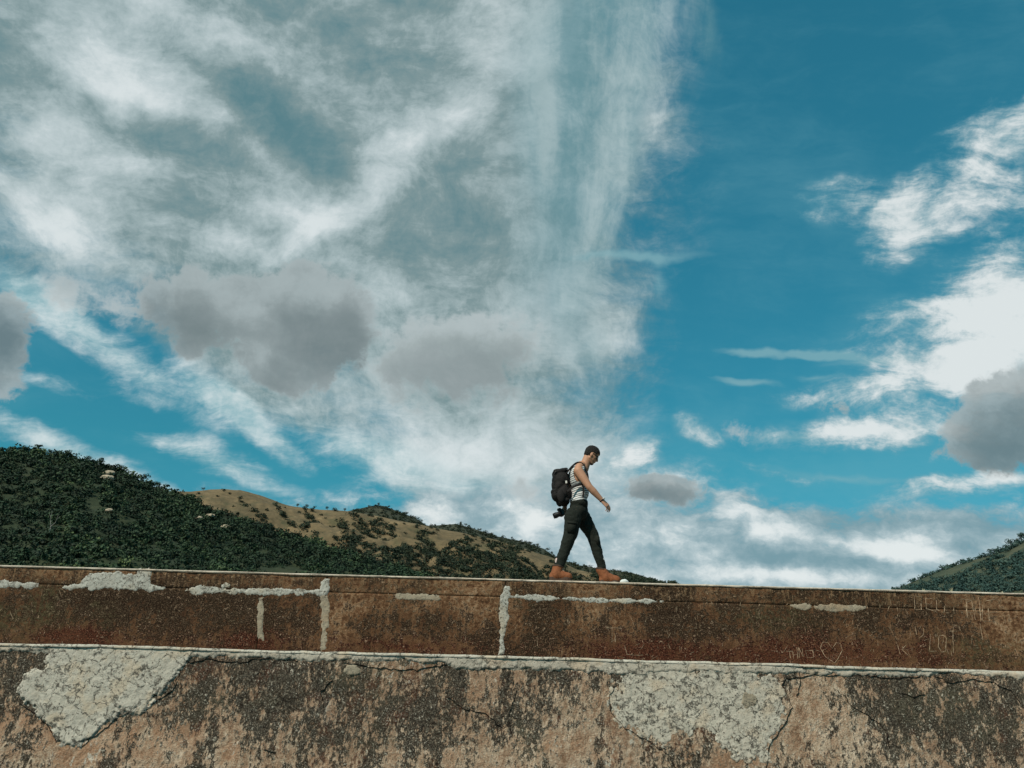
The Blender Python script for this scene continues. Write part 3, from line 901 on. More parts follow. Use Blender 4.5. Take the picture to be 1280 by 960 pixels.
HILL_A = Hill([(-1500, 845), (-1100, 700), (-700, 600), (-400, 565), (-200, 553), (-80, 556), (0, 563), (40, 566), (100, 574), (140, 585), (165, 597), (190, 607), (215, 614), (240, 624), (262, 637), (320, 655), (380, 676), (440, 694), (490, 711), (540, 724), (640, 745), (760, 800), (860, 850)],
              lambda s: 430 - .10 * np.clip(s, -700, 640), lambda s: 150 + 0 * s, .03, 1.0, 101)
HILL_B = Hill([(-200, 850), (-60, 720), (60, 640), (150, 618), (215, 614), (240, 614.5), (262, 612), (300, 613), (325, 619), (360, 632), (400, 638), (440, 641), (470, 646), (520, 655), (560, 664), (610, 672), (650, 682), (690, 697), (720, 712), (760, 722), (840, 730), (900, 745), (1020, 790), (1150, 850)],
              lambda s: 760 + 0 * s, lambda s: 420 + 0 * s, .03, 2.6, 131)
HILL_C = Hill([(60, 850), (200, 740), (300, 680), (400, 648), (440, 638), (465, 632.5), (480, 632.5), (500, 640), (520, 648), (535, 658), (570, 655), (590, 660), (620, 670), (650, 676), (680, 686), (695, 697), (720, 706), (750, 711), (790, 716), (820, 725), (845, 731), (920, 748), (1050, 800), (1150, 850)],
              lambda s: 1080 + 0 * s, lambda s: 800 + 0 * s, .02, .5, 151)
HILL_D = Hill([(900, 850), (980, 805), (1060, 760), (1115, 739), (1140, 727), (1175, 713), (1200, 705), (1240, 693), (1262, 685), (1280, 675), (1340, 650), (1450, 620), (1700, 590), (2200, 600), (2800, 740), (3300, 850)],
              lambda s: 620 + 0 * s, lambda s: 330 + 0 * s, .02, .5, 171)


def crown_shape(rng, n_leaf, leaf, tall=.85, lobes=5):
    """an uneven crown: leaf sprays scattered through several lobes plus a ragged inner mass"""
    lc = rng.normal(0, .42, (lobes, 3)); lc[:, 2] *= .6
    lr = rng.uniform(.35, .62, lobes)
    V, Q = [], []
    for i in range(n_leaf):
        k = rng.integers(lobes)
        d = rng.normal(size=3); d /= np.linalg.norm(d)
        r = lr[k] * rng.uniform(.72, 1.12)
        c = lc[k] + d * r
        c[2] *= tall
        n = d + rng.normal(0, .34, 3); n /= np.linalg.norm(n)
        a = np.cross(n, rng.normal(size=3)); a /= np.linalg.norm(a)
        b = np.cross(n, a)
        s1, s2 = leaf * rng.uniform(.6, 1.3), leaf * rng.uniform(.4, .9)
        b0 = len(V)
        V += [c - a * s1, c - b * s2 + n * leaf * .2, c + a * s1, c + b * s2 - n * leaf * .15]
        Q.append((b0, b0 + 1, b0 + 2, b0 + 3))
    return np.array(V), np.array(Q)


CROWNS = [crown_shape(np.random.default_rng(300 + i), 54, .205, random.uniform(.7, 1.0), 4 + i % 4) for i in range(8)]
CROWNS_FAR = [crown_shape(np.random.default_rng(500 + i), 48, .22, random.uniform(.7, 1.0), 4 + i % 3) for i in range(8)]
CROWNS_FINE = [crown_shape(np.random.default_rng(400 + i), 150, .15, random.uniform(.75, 1.0), 5 + i % 4) for i in range(5)]


def forest(name, P, R, mat, tints, rng, shapes=CROWNS):
    Vs, Qs, Ts = [], [], []
    b = 0
    pick = rng.integers(len(shapes), size=len(P))
    ang = rng.uniform(0, 6.283, len(P))
    for i, (p, r) in enumerate(zip(P, R)):
        v, q = shapes[pick[i]]
        c, s = math.cos(ang[i]), math.sin(ang[i])
        w = np.stack([v[:, 0] * c - v[:, 1] * s, v[:, 0] * s + v[:, 1] * c, v[:, 2]], -1) * r + p
        Vs.append(w); Qs.append(q + b); b += len(v)
        Ts.append(np.clip(tints[i] + rng.normal(0, .08, len(q)), 0, 1))
    me = quads_mesh(name, np.concatenate(Vs), np.concatenate(Qs))
    at_ = me.attributes.new('tint', 'FLOAT', 'FACE')
    at_.data.foreach_set('value', np.concatenate(Ts).astype(np.float32))
    return link(name, me, mat, smooth=False)


def foliage_mat(name, stops):
    m, T, p = new_mat(name, .75)
    t = T.n('ShaderNodeAttribute', attribute_name='tint').outputs['Fac']
    T.put(p.inputs[0], T.ramp(t, stops))
    return m


M_FOL_A = foliage_mat('dark_green_foliage', [(0, (.007, .015, .008)), (.4, (.016, .034, .016)), (.75, (.040, .068, .028)), (1, (.10, .13, .05))])
M_FOL_B = foliage_mat('olive_shrub_foliage', [(0, (.010, .018, .010)), (.5, (.022, .032, .017)), (1, (.055, .06, .03))])
M_FOL_C = foliage_mat('haze_tinted_foliage', [(0, (.016, .038, .034)), (.5, (.03, .062, .054)), (1, (.07, .10, .075))])  # bluish haze of the distance mixed into the leaf colours
M_BARK = plain('grey_bark', (.16, .12, .09), .9, .3, 8)


def build_hills():
    rng = np.random.default_rng(77)
    HILL_A.mesh('forest_hill', 340, 120, ground_mat('dark_undergrowth', [(.3, (.012, .020, .010)), (.5, (.022, .031, .014)), (.7, (.05, .05, .024))], .02))
    HILL_B.mesh('grass_hill', 420, 110, ground_mat('dry_grass', [(.35, (.055, .044, .024)), (.46, (.10, .074, .040)), (.56, (.16, .112, .06)), (.68, (.25, .175, .095))], .02, (.062, .060, .030)))
    HILL_C.mesh('far_ridge', 300, 60, ground_mat('far_ridge_scrub', [(.3, (.022, .030, .022)), (.5, (.035, .04, .028)), (.7, (.07, .064, .04))], .01))
    HILL_D.mesh('right_hill', 260, 90, ground_mat('right_hill_scrub', [(.3, (.025, .036, .026)), (.5, (.045, .056, .035)), (.7, (.15, .12, .075))], .012))

    # wood on the left hill
    n = 8000
    s = rng.uniform(-260, 560, n); t = rng.uniform(0.0, .84, n) ** 1.1
    x, y, z = HILL_A.point(s, t)
    big = fbm(s, t * 150, .03, 3, 5)
    keep = (fbm(s, t * 200, .022, 4, 9) > -.42) | (t > .5)
    R = rng.uniform(1.0, 3.4, n) * (1 + .25 * big) * (1 - .4 * t)
    P = np.stack([x, y, z + R * .35], -1)
    tint = np.clip(.36 + .3 * big + rng.normal(0, .16, n), 0, 1)
    o = forest('hillside_wood', P[keep], R[keep], M_FOL_A, tint[keep], rng)
    tag(o, 'dense dark green wood covering the left hill', 'woodland', kind='stuff')

    # thicket at the foot and over the right part of the grass hill
    n = 7600
    s = rng.uniform(200, 860, n); t = rng.uniform(0.0, .62, n)
    cov = (t - np.interp(s, [200, 330, 420, 460, 500, 530, 570, 600, 650, 700, 760, 860], [.95, .58, .43, .36, .36, .23, .23, .19, .16, .09, .0, .0])
           + .16 * fbm(s, t * 220, .03, 4, 15))
    for gx, gt, gw, gh in ((468, .11, 30, .075), (330, .22, 22, .07), (300, .30, 30, .05), (395, .16, 10, .08), (430, .12, 8, .05), (530, .10, 10, .03), (360, .32, 24, .05), (640, .04, 30, .02)):
        cov = np.maximum(cov, .5 - ((s - gx) / gw) ** 2 - ((t - gt) / gh) ** 2 + .5 * fbm(s, t * 220, .06, 3, 18))
    for (s0, t0), (s1, t1), gw in (((380, .07), (475, .30), 5), ((440, .04), (500, .20), 6), ((548, .06), (516, .17), 6), ((590, .05), (566, .14), 5), ((345, .10), (400, .33), 5), ((640, .035), (610, .10), 4), ((300, .08), (352, .30), 4)):
        k = np.clip(((s - s0) * (s1 - s0) + (t - t0) * (t1 - t0) * 3e4) / ((s1 - s0) ** 2 + (t1 - t0) ** 2 * 3e4), 0, 1)
        dd = np.hypot(s - s0 - k * (s1 - s0), (t - t0 - k * (t1 - t0)) * 170)
        cov = np.maximum(cov, .45 - dd / gw + .7 * fbm(s, t * 220, .07, 3, 19))
    keep = (cov > 0) & (t < .75)
    x, y, z = HILL_B.point(s, t)
    R = rng.uniform(1.8, 4.2, n)
    P = np.stack([x, y, z + R * .3], -1)
    o = forest('slope_thicket', P[keep], R[keep], M_FOL_B, np.clip(.4 + rng.normal(0, .2, n), 0, 1)[keep], rng, CROWNS_FAR)
    tag(o, 'dark thicket along the foot of the dry grass hill', 'thicket', kind='stuff')

    # scrub on the far ridge
    n = 2200
    s = rng.uniform(400, 860, n); t = rng.uniform(0, .3, n)
    x, y, z = HILL_C.point(s, t)
    R = rng.uniform(1.8, 4.0, n)
    o = forest('ridge_scrub', np.stack([x, y, z + R * .2], -1), R, M_FOL_B, np.clip(.45 + rng.normal(0, .2, n), 0, 1), rng, CROWNS_FAR)
    tag(o, 'low dark scrub covering the far ridge', 'scrub', kind='stuff')

    # wood on the right hill with a bare strip under its crest
    n = 3200
    s = rng.uniform(1080, 1500, n); t = rng.uniform(0, .7, n)
    bare = (t > .03) & (t < .03 + .13 * np.clip(1 - np.abs(s - 1190) / 75, 0, 1)) | ((t > .05) & (t < .13) & (np.abs(s - 1270) < 18))
    x, y, z = HILL_D.point(s, t)
    R = rng.uniform(1.5, 3.4, n)
    keep = ~bare
    o = forest('right_wood', np.stack([x, y, z + R * .3], -1)[keep], R[keep], M_FOL_C, np.clip(.42 + rng.normal(0, .2, n), 0, 1)[keep], rng, CROWNS_FAR)
    tag(o, 'dense haze-tinted green wood covering the hill at the right edge', 'woodland', kind='stuff')

    # shrubs one can tell apart on the dry grass
    protos = []
    for k in range(4):
        o = forest('hillside_shrub', [np.zeros(3)], [1.0], M_FOL_B, [.28 + .07 * k], rng, CROWNS_FINE)
        protos.append(o.data)
        bpy.data.objects.remove(o)
    cnt = 0
    tries = 0
    while cnt < 170 and tries < 6000:
        tries += 1
        si = rng.uniform(225, 700)
        lim = np.interp(si, [200, 330, 420, 480, 540, 600, 650, 700], [.7, .6, .46, .37, .26, .2, .16, .1])
        ti = rng.uniform(.01, lim)
        dens = .34 + 1.2 * fbm(np.array(si), np.array(ti * 160), .025, 3, 44)
        if 440 < si < 500 and .12 < ti < .3:
            dens += .8
        if rng.uniform() > dens:
            continue
        x, y, z = HILL_B.point(np.array([si]), np.array([ti]))
        r = rng.uniform(1.3, 3.6)
        o = bpy.data.objects.new('hillside_shrub', protos[rng.integers(4)])
        COL.objects.link(o)
        o.location = (x[0], y[0], z[0] + r * .35)
        o.scale = (r, r, r * rng.uniform(.8, 1.1))
        o.rotation_euler.z = rng.uniform(0, 6.28)
        tag(o, 'round dark shrub dotted on the dry grass slope', 'shrub', 'shrubs on the dry grass slope')
        cnt += 1

    # trees that stand out on the skylines: tapered trunk with limbs, crown
    def tree(hill, s_, h, label, group, mat, spread=.46):
        x, y, z = hill.point(np.array([float(s_)]), np.array([0.0]))
        base = Vector((x[0], y[0], z[0] - .3))
        root = empty('ridge_tree', base)
        tag(root, label, 'tree', group)
        bm = bmesh.new()
        add_cone(bm, base, base + Vector((.05 * h, 0, .75 * h)), .045 * h, .015 * h, 6)
        for k in range(4):
            a = k * 1.7 + s_
            st = base + Vector((.03 * h, 0, (.35 + .1 * k) * h))
            add_cone(bm, st, st + Vector((math.cos(a) * .25 * h, math.sin(a) * .25 * h, .2 * h)), .02 * h, .007 * h, 5)
        me = bpy.data.meshes.new('trunk'); bm.to_mesh(me); bm.free()
        link('trunk', me, M_BARK, root)
        o = forest('crown', [np.array(base) + np.array([.04 * h, 0, h * .58])], [h * spread], mat, [.35], rng, CROWNS_FINE)
        o.parent = root; o.matrix_parent_inverse = Matrix.Translation(-base)

    nth = ['leftmost', 'second', 'third', 'fourth', 'fifth', 'sixth', 'seventh', 'eighth', 'ninth', 'tenth', 'eleventh', 'twelfth', 'thirteenth']
    def place(i): return ('leftmost' if i == 0 else nth[i] + ' from the left') + ' of the trees'
    for i, (s_, h) in enumerate([(30, 7), (62, 6), (80, 7.5), (108, 6), (126, 7), (148, 8), (172, 7), (178, 9), (196, 6)]):
        tree(HILL_A, s_, h * .62, 'dark tree, ' + place(i) + ' on the left wooded crest', 'trees on the left hill crest', M_FOL_A)
    for i, (s_, h) in enumerate([(254, 7), (372, 8), (383, 9), (392, 7), (409, 8), (430, 7)]):
        tree(HILL_B, s_, h * .55, 'small tree, ' + place(i) + ' on the dry grass skyline', 'trees on the grass hill skyline', M_FOL_B)
    for i, (s_, h) in enumerate([(472, 9), (486, 8), (508, 9), (527, 8), (575, 10), (582, 9), (601, 8), (640, 8), (664, 9), (672, 10), (684, 11), (690, 10), (708, 8)]):
        tree(HILL_C, s_, h * .6, 'small dark tree, ' + place(i) + ' on the far ridge', 'trees on the far ridge skyline', M_FOL_B)
    for i, (s_, h) in enumerate([(1182, 5), (1196, 5), (1239, 9), (1244, 7), (1259, 6), (1264, 12), (1272, 8), (1277, 12), (1281, 10)]):
        tree(HILL_D, s_, h * .6, 'dark tree, ' + place(i) + ' on the right hill crest', 'trees on the right hill crest', M_FOL_C)

    # pale bare tree and pale boulders among the green
    def at_hill(hill, px, py):
        ts = np.linspace(0, 1, 300)
        best = None
        for s0 in np.linspace(px - 10, px + 10, 41):
            x, y, z = hill.point(np.full(300, s0), ts)
            rx = np.stack([x, y, z], -1) - np.array(EYE)
            c = rx @ np.array(FWD)
            u = 640 + F * (rx @ np.array(RIGHT)) / c
            w = 480 - F * (rx @ np.array(UP)) / c
            d = (u - px) ** 2 + (w - py) ** 2
            k = int(np.argmin(d))
            if best is None or d[k] < best[0]:
                best = (d[k], (x[k], y[k], z[k]))
        return Vector(best[1])
    b = at_hill(HILL_A, 85, 675)
    root = empty('bare_tree', b)
    tag(root, 'pale leafless tree with two thin upright stems low on the left wooded hill', 'tree')
    sc = 1.0
    mb = plain('bleached_wood', (.26, .24, .21), .9, .2, 3)
    for name, segs in (('trunk', [((0, 0, 0), (.1, 0, 3.4), .15, .12)]),
                       ('limb', [((.1, 0, 3.3), (-.5, -.2, 5.2), .11, .08), ((-.5, -.2, 5.2), (-.7, -.3, 8.6), .08, .03), ((-.55, -.2, 6.0), (-1.5, -.3, 7.6), .05, .02)]),
                       ('limb', [((.1, 0, 3.3), (1.3, .2, 4.6), .10, .07), ((1.3, .2, 4.6), (1.8, .1, 7.4), .07, .03), ((1.5, .2, 5.6), (2.6, .1, 6.8), .05, .02)])):
        bm = bmesh.new()
        for p0, p1, r0, r1 in segs:
            add_cone(bm, b + Vector((p0[0] * .8 - 1, p0[1] - 3.0, p0[2] * .9)), b + Vector((p1[0] * .8 - 1, p1[1] - 3.0, p1[2] * .9)), r0, r1, 6)
        me = bpy.data.meshes.new(name); bm.to_mesh(me); bm.free()
        link(name, me, mb, root)
    mr = plain('pale_rock', (.33, .27, .2), .95, .35, 1.2)
    for i, (px, py, r, lab) in enumerate([(136, 594, 2.6, 'pale boulder just under the crest of the left hill'), (134, 600, 3.0, 'long pale rock slab below the topmost boulder of the left hill'),
                                          (262, 648, 2.6, 'tan boulder on the right shoulder of the wooded hill'), (248, 650, 1.6, 'small tan boulder beside a larger one on the wooded hill'),
                                          (282, 662, 2.2, 'low tan boulder beneath the other two on the wooded hill'), (137, 641, 1.3, 'small whitish rock amid the trees in the middle of the left hill')]):
        pt = at_hill(HILL_A, px, py)
        bm = bmesh.new()
        bmesh.ops.create_icosphere(bm, subdivisions=3, radius=1)
        for v in bm.verts:
            k = 1 + .35 * float(fbm(v.co.x + i * 7 + v.co.z, v.co.y * 1.3, 1.4, 4, 90))
            v.co = Vector((v.co.x * 1.5, v.co.y, v.co.z * .75)) * k * r * .7
        me = bpy.data.meshes.new('boulder'); bm.to_mesh(me); bm.free()
        o = link('boulder', me, mr, smooth=False)
        d = (EYE - pt).normalized()
        o.location = pt + d * 3.0 + Vector((0, 0, .9))
        tag(o, lab, 'boulder', None)


# ------------------------------------------------------------------ figure helpers
def add_cone(bm, a, b, ra, rb, n=18):
    a = Vector(a); b = Vector(b)
    ax = b - a
    L = ax.length
    ax = ax / L if L > 1e-9 else Vector((0, 0, 1))
    q = ax.to_track_quat('Z', 'Y')
    rings = []
    caps = 4 if n > 10 else 2
    prof = [(-ra * math.cos(k * math.pi / 2 / caps), ra * math.sin(k * math.pi / 2 / caps)) for k in range(1, caps + 1)]
    prof += [(L + rb * math.sin(k * math.pi / 2 / caps), rb * math.cos(k * math.pi / 2 / caps)) for k in range(caps)]
    for h, r in prof:
        rings.append([bm.verts.new(a + q @ Vector((r * math.cos(2 * math.pi * i / n), r * math.sin(2 * math.pi * i / n), h))) for i in range(n)])
    t0 = bm.verts.new(a - ax * ra); t1 = bm.verts.new(b + ax * rb)
    for r0, r1 in zip(rings[:-1], rings[1:]):
        for i in range(n):
            bm.faces.new((r0[i], r0[(i + 1) % n], r1[(i + 1) % n], r1[i]))
    for i in range(n):
        bm.faces.new((t0, rings[0][(i + 1) % n], rings[0][i]))
        bm.faces.new((t1, rings[-1][i], rings[-1][(i + 1) % n]))


def add_ell(bm, c, axes, radii, sub=3):
    """axes: three unit vectors"""
    m = Matrix((axes[0], axes[1], axes[2])).transposed().to_4x4()
    m = Matrix.Translation(Vector(c)) @ m @ Matrix.Diagonal((*radii, 1))
    bmesh.ops.create_icosphere(bm, subdivisions=sub, radius=1, matrix=m)


def add_box(bm, c, axes, half):
    m = Matrix((axes[0], axes[1], axes[2])).transposed().to_4x4()
    m = Matrix.Translation(Vector(c)) @ m @ Matrix.Diagonal((*[2 * h for h in half], 1))
    bmesh.ops.create_cube(bm, size=1, matrix=m)


XYZ = (Vector((1, 0, 0)), Vector((0, 1, 0)), Vector((0, 0, 1)))


def fuse(bm, name, voxel, smooth=4, factor=.5):
    """one continuous surface over overlapping volumes"""
    me = bpy.data.meshes.new(name + '_raw')
    bm.to_mesh(me); bm.free()
    o = bpy.data.objects.new(name + '_raw', me)
    COL.objects.link(o)
    r = o.modifiers.new('r', 'REMESH'); r.mode = 'VOXEL'; r.voxel_size = voxel
    if smooth:
        s = o.modifiers.new('s', 'SMOOTH'); s.iterations = smooth; s.factor = factor
    dg = bpy.context.evaluated_depsgraph_get()
    out = bpy.data.meshes.new_from_object(o.evaluated_get(dg))
    out.name = name
    bpy.data.objects.remove(o)
    bpy.data.meshes.remove(me)
    return out


def keep_faces(me, test):
    bm = bmesh.new(); bm.from_mesh(me)
    kill = [f for f in bm.faces if not test(f.calc_center_median())]
    bmesh.ops.delete(bm, geom=kill, context='FACES')
    bm.to_mesh(me); bm.free()
    return me


def displace(me, fun):
    bm = bmesh.new(); bm.from_mesh(me)
    bm.normal_update()
    for v in bm.verts:
        v.co += v.normal * fun(v.co)
    bm.to_mesh(me); bm.free()


def thicken(me, th):
    bm = bmesh.new(); bm.from_mesh(me)
    bmesh.ops.recalc_face_normals(bm, faces=bm.faces)
    bmesh.ops.solidify(bm, geom=bm.faces[:], thickness=th)
    bm.to_mesh(me); bm.free()


def ribbon(name, pts, width_dir, hw, th, mat, parent):
    """flat strap along pts (smoothed), width_dir per point"""
    P = [Vector(p) for p in pts]
    out = []
    n = len(P)
    for i in range(n - 1):
        p0, p1, p2, p3 = P[max(i - 1, 0)], P[i], P[i + 1], P[min(i + 2, n - 1)]
        for k in range(6):
            t = k / 6
            out.append(.5 * ((2 * p1) + (p2 - p0) * t + (2 * p0 - 5 * p1 + 4 * p2 - p3) * t * t + (3 * p1 - p0 - 3 * p2 + p3) * t ** 3))
    out.append(P[-1])
    bm = bmesh.new()
    rings = []
    for i, p in enumerate(out):
        tg = (out[min(i + 1, len(out) - 1)] - out[max(i - 1, 0)]).normalized()
        w = Vector(width_dir); w = (w - tg * w.dot(tg)).normalized()
        nn = tg.cross(w)
        rings.append([bm.verts.new(p + w * a * hw + nn * b * th) for a, b in ((-1, -1), (1, -1), (1, 1), (-1, 1))])
    for r0, r1 in zip(rings[:-1], rings[1:]):
        for i in range(4):
            bm.faces.new((r0[i], r0[(i + 1) % 4], r1[(i + 1) % 4], r1[i]))
    bm.faces.new(rings[0][::-1]); bm.faces.new(rings[-1])
    bmesh.ops.recalc_face_normals(bm, faces=bm.faces)
    me = bpy.data.meshes.new(name); bm.to_mesh(me); bm.free()
    return link(name, me, mat, parent, smooth=False)


YC = YU + .24
def J(px, py, dy=0.0):
    return at(px, py, YC + dy)


M_SKIN = plain('tanned_skin', (.40, .205, .13), .55, .12, 25)
M_HAIR = plain('black_hair', (.014, .011, .010), .7, .4, 80, .01)
M_TROUSER = plain('dark_green_cotton', (.010, .0125, .0095), .9, .35, 35, .006)
M_BOOT = plain('orange_tan_leather', (.21, .072, .030), .8, .3, 22, .004)
M_SOLE = plain('dark_brown_rubber', (.06, .035, .025), .8, .3, 30)
M_LACE = plain('pale_tan_laces', (.42, .28, .17), .9, .2, 60)
M_BLACK = plain('black_nylon', (.011, .009, .009), .8, .35, 40, .004)
M_PLASTIC = plain('black_plastic', (.012, .012, .014), .35, .2, 40)
M_GLASS = plain('dark_lens', (.006, .006, .008), .08, .1, 20)
M_METAL = plain('grey_metal', (.4, .4, .4), .3, .1, 20)
M_WHITE = plain('white_cotton', (.62, .58, .54), .9, .15, 40)
M_PINK = plain('pale_pink_sock', (.50, .38, .36), .9, .3, 40)


def shirt_material():
    m, T, p = new_mat('striped_jersey', .9)
    v = T.n('ShaderNodeNewGeometry').outputs['Position']
    s = T.n('ShaderNodeSeparateXYZ', {0: v})
    w = T.noise(v, 22, 4, .6)
    ph = T.add(T.mul(T.add(s.outputs[2], T.mul(s.outputs[0], -.22)), 2 * math.pi / .027), T.mul(w, 5.0))
    st = T.math('SINE', ph)
    c = T.mix(T.step(st, -.15, .35), (.64, .63, .62), (.11, .115, .13))
    c = T.mix(T.step(T.noise(v, 60, 3, .6), .56, .64, 0, .6), c, (.5, .5, .52))
    T.put(p.inputs[0], c)
    bump(T, p, T.noise(v, 30, 4, .6), .006)
    return m


def hand(bm, wrist, a, nrm, want, curls, size=1.0):
    """palm, four fingers of different length with two bends, and a thumb from the side of the palm"""
    a = a.normalized()
    nrm = (nrm - a * nrm.dot(a)).normalized()
    l = a.cross(nrm)
    if l.dot(want) < 0:
        l = -l
    s = size
    # palm
    for k, off in enumerate((.030, .011, -.009, -.028)):
        add_cone(bm, wrist + l * off * .55 * s, wrist + a * (.085 - .004 * abs(k - 1)) * s + l * off * s, .017 * s, .0125 * s, 14)
    for off, L, r in ((.031, .074, .0088), (.0105, .083, .0092), (-.010, .077, .0088), (-.030, .060, .0078)):
        k = (.031 - off) / .0205
        p = wrist + a * (.085 - .004 * abs(k - 1)) * s + l * off * s
        d = (a + l * off * 2.2).normalized()
        n = nrm.copy()
        for seg, (frac, cu) in enumerate(zip((.44, .31, .25), curls)):
            ang = math.radians(cu + 4 * k)
            d2 = (d * math.cos(ang) - n * math.sin(ang)).normalized()
            n = (n * math.cos(ang) + d * math.sin(ang)).normalized()
            d = d2
            e = p + d * L * frac * s
            add_cone(bm, p, e, r * (1 - .1 * seg) * s, r * (.92 - .1 * seg) * s, 12)
            p = e
    p = wrist + a * .028 * s + l * .026 * s
    d = (a * .75 + l * .55 - nrm * .35).normalized()
    e = p + d * .042 * s
    add_cone(bm, p, e, .014 * s, .0108 * s, 12)
    d = (a * .9 + l * .15 - nrm * .45).normalized()
    e2 = e + d * .032 * s
    add_cone(bm, e, e2, .0105 * s, .0092 * s, 12)
    add_cone(bm, e2, e2 + d * .02 * s, .0092 * s, .0075 * s, 12)


def build_person():
    root = empty('person', J(722, 700) * 1.0)
    root.location.z = ZU
    tag(root, 'man in striped vest, dark trousers and tan boots walking on the wall, looking down', 'person')
    R, Lf = -1, 1
    # ---- skeleton
    Hc = J(739.8, 569.0)
    th = math.radians(33)
    hf = Vector((math.cos(th), 0, -math.sin(th))); hu = Vector((math.sin(th), 0, math.cos(th))); hs = Vector((0, 1, 0))
    HA = (hf, hs, hu)
    def hl(f, s_, u):
        k = .96
        return Hc + hf * f * k + hs * s_ * k + hu * u * k
    neck0, neck1 = J(729.5, 583), hl(-.03, 0, -.055)
    shR, shL = J(723, 588.5, -.19), J(724.5, 588, .19)
    elR, wrR = J(736.5, 608.5, -.235), J(752.0, 625.0, -.205)
    elL, wrL = J(709, 612, .25), J(706, 634, .21)
    hipR, knR, anR = J(717, 642, -.09), J(713.5, 669, -.10), J(698.5, 706, -.10)
    hipL, knL, anL = J(725, 642, .09), J(741, 669.5, .09), J(751.5, 706, .085)

    def torso(bm, g=0.0):
        tilt = math.radians(8)
        ax = (Vector((math.cos(tilt), 0, -math.sin(tilt))), XYZ[1], Vector((math.sin(tilt), 0, math.cos(tilt))))
        add_ell(bm, J(722.5, 599), ax, (.108 + g, .165 + g, .135 + g))
        add_ell(bm, J(719.5, 594), ax, (.085 + g, .17 + g, .11 + g))
        add_ell(bm, J(724, 613), ax, (.099 + g, .142 + g, .13 + g))
        add_ell(bm, J(723, 627), XYZ, (.098 + g, .145 + g, .10 + g))
        for sh in (shR, shL):
            add_cone(bm, neck0 + (sh - neck0) * .2 + Vector((0, 0, -.01)), sh + Vector((0, -.02 * (1 if sh is shL else -1), .0)), .048 + g, .055 + g)

    bm = bmesh.new()
    torso(bm)
    add_ell(bm, J(722, 638), XYZ, (.10, .15, .09))
    for sg in (-1, 1):
        add_cone(bm, J(726.5, 581.5, sg * .03), J(723.5, 585, sg * .13), .058, .056)
    # neck and head
    add_cone(bm, neck0 + Vector((0, 0, -.03)), neck1, .066, .056)
    add_ell(bm, hl(-.012, 0, .033), HA, (.094, .074, .086), 4)
    add_ell(bm, hl(.022, 0, -.028), HA, (.066, .060, .086), 4)
    add_ell(bm, hl(.060, 0, -.094), HA, (.026, .026, .022))
    for s_ in (-1, 1):
        add_cone(bm, hl(.0, s_ * .052, -.055), hl(.058, s_ * .016, -.096), .022, .022)
        add_cone(bm, hl(.05, s_ * .042, -.02), hl(.02, s_ * .058, -.012), .022, .018)   # cheekbones
        add_ell(bm, hl(-.004, s_ * .076, -.012), (hf, hs, hu), (.019, .009, .032))       # ears
        add_cone(bm, hl(.074, s_ * .010, .018), hl(.066, s_ * .045, .018), .010, .009)   # brows
        add_ell(bm, hl(.098, s_ * .010, -.034), HA, (.011, .009, .008))                  # nostrils
    add_cone(bm, hl(.082, 0, .012), hl(.104, 0, -.028), .009, .0125)                     # nose
    add_ell(bm, hl(.086, 0, -.056), HA, (.011, .022, .006))
    add_ell(bm, hl(.083, 0, -.068), HA, (.011, .020, .007))
    # arms
    for sh, el, wr in ((shR, elR, wrR), (shL, elL, wrL)):
        mid = sh + (el - sh) * .45
        add_cone(bm, sh, mid, .062, .056)
        add_cone(bm, mid, el, .056, .043)
        m2 = el + (wr - el) * .35
        add_cone(bm, el, m2, .043, .045)
        add_cone(bm, m2, wr, .045, .029)
    hand(bm, wrR + (wrR - elR).normalized() * .012, Vector((.70, .03, -.70)), Vector((.5, -.68, .55)), Vector((.6, 0, .7)), (16, 24, 18), 1.08)
    hand(bm, wrL + Vector((0, 0, -.012)), Vector((-.30, -.05, -.95)), Vector((.35, .9, -.1)), Vector((-1, 0, -.2)), (38, 60, 45))
    # legs down into the boots
    for hp, kn, an in ((hipR, knR, anR), (hipL, knL, anL)):
        add_cone(bm, hp, kn, .085, .056)
        add_cone(bm, kn, kn + (an - kn) * .3, .056, .056)
        add_cone(bm, kn + (an - kn) * .3, an, .056, .036)
        add_cone(bm, an, Vector((an.x + .08, an.y, ZU + .05)), .034, .024)
    body = link('body', fuse(bm, 'body', .0047, 3, .5), M_SKIN, root)

    # ---- hair: short, close to the skull
    bm = bmesh.new()
    add_ell(bm, hl(-.012, 0, .036), HA, (.102, .080, .093), 5)
    add_ell(bm, hl(-.045, 0, .0), HA, (.062, .070, .075), 4)
    me = fuse(bm, 'hair', .004, 2)
    def hairtest(c):
        d = c - Hc
        f, s_, u = d.dot(hf), d.dot(hs), d.dot(hu)
        if u > .062 - max(0, f - .05) * .2: return True
        if f < .055 and u > .028: return True
        if f < -.012 and u > -.028 + (f + .02) * .2: return True
        return f < -.045 and u > -.06
    keep_faces(me, hairtest)
    displace(me, lambda c: .004 * float(fbm(np.array(c.x * 1.0 + c.y), np.array(c.z), 120, 3, 4)))
    thicken(me, .008)
    link('hair', me, M_HAIR, root)
    # short chin beard
    bm = bmesh.new()
    add_ell(bm, hl(.056, 0, -.100), HA, (.030, .030, .022), 3)
    for s_ in (-1, 1):
        add_cone(bm, hl(.01, s_ * .055, -.058), hl(.055, s_ * .018, -.100), .0205, .022)
    me = fuse(bm, 'beard', .004, 2)
    keep_faces(me, lambda c: (c - Hc).dot(hu) < -.104)
    thicken(me, .003)
    link('beard', me, M_HAIR, root)
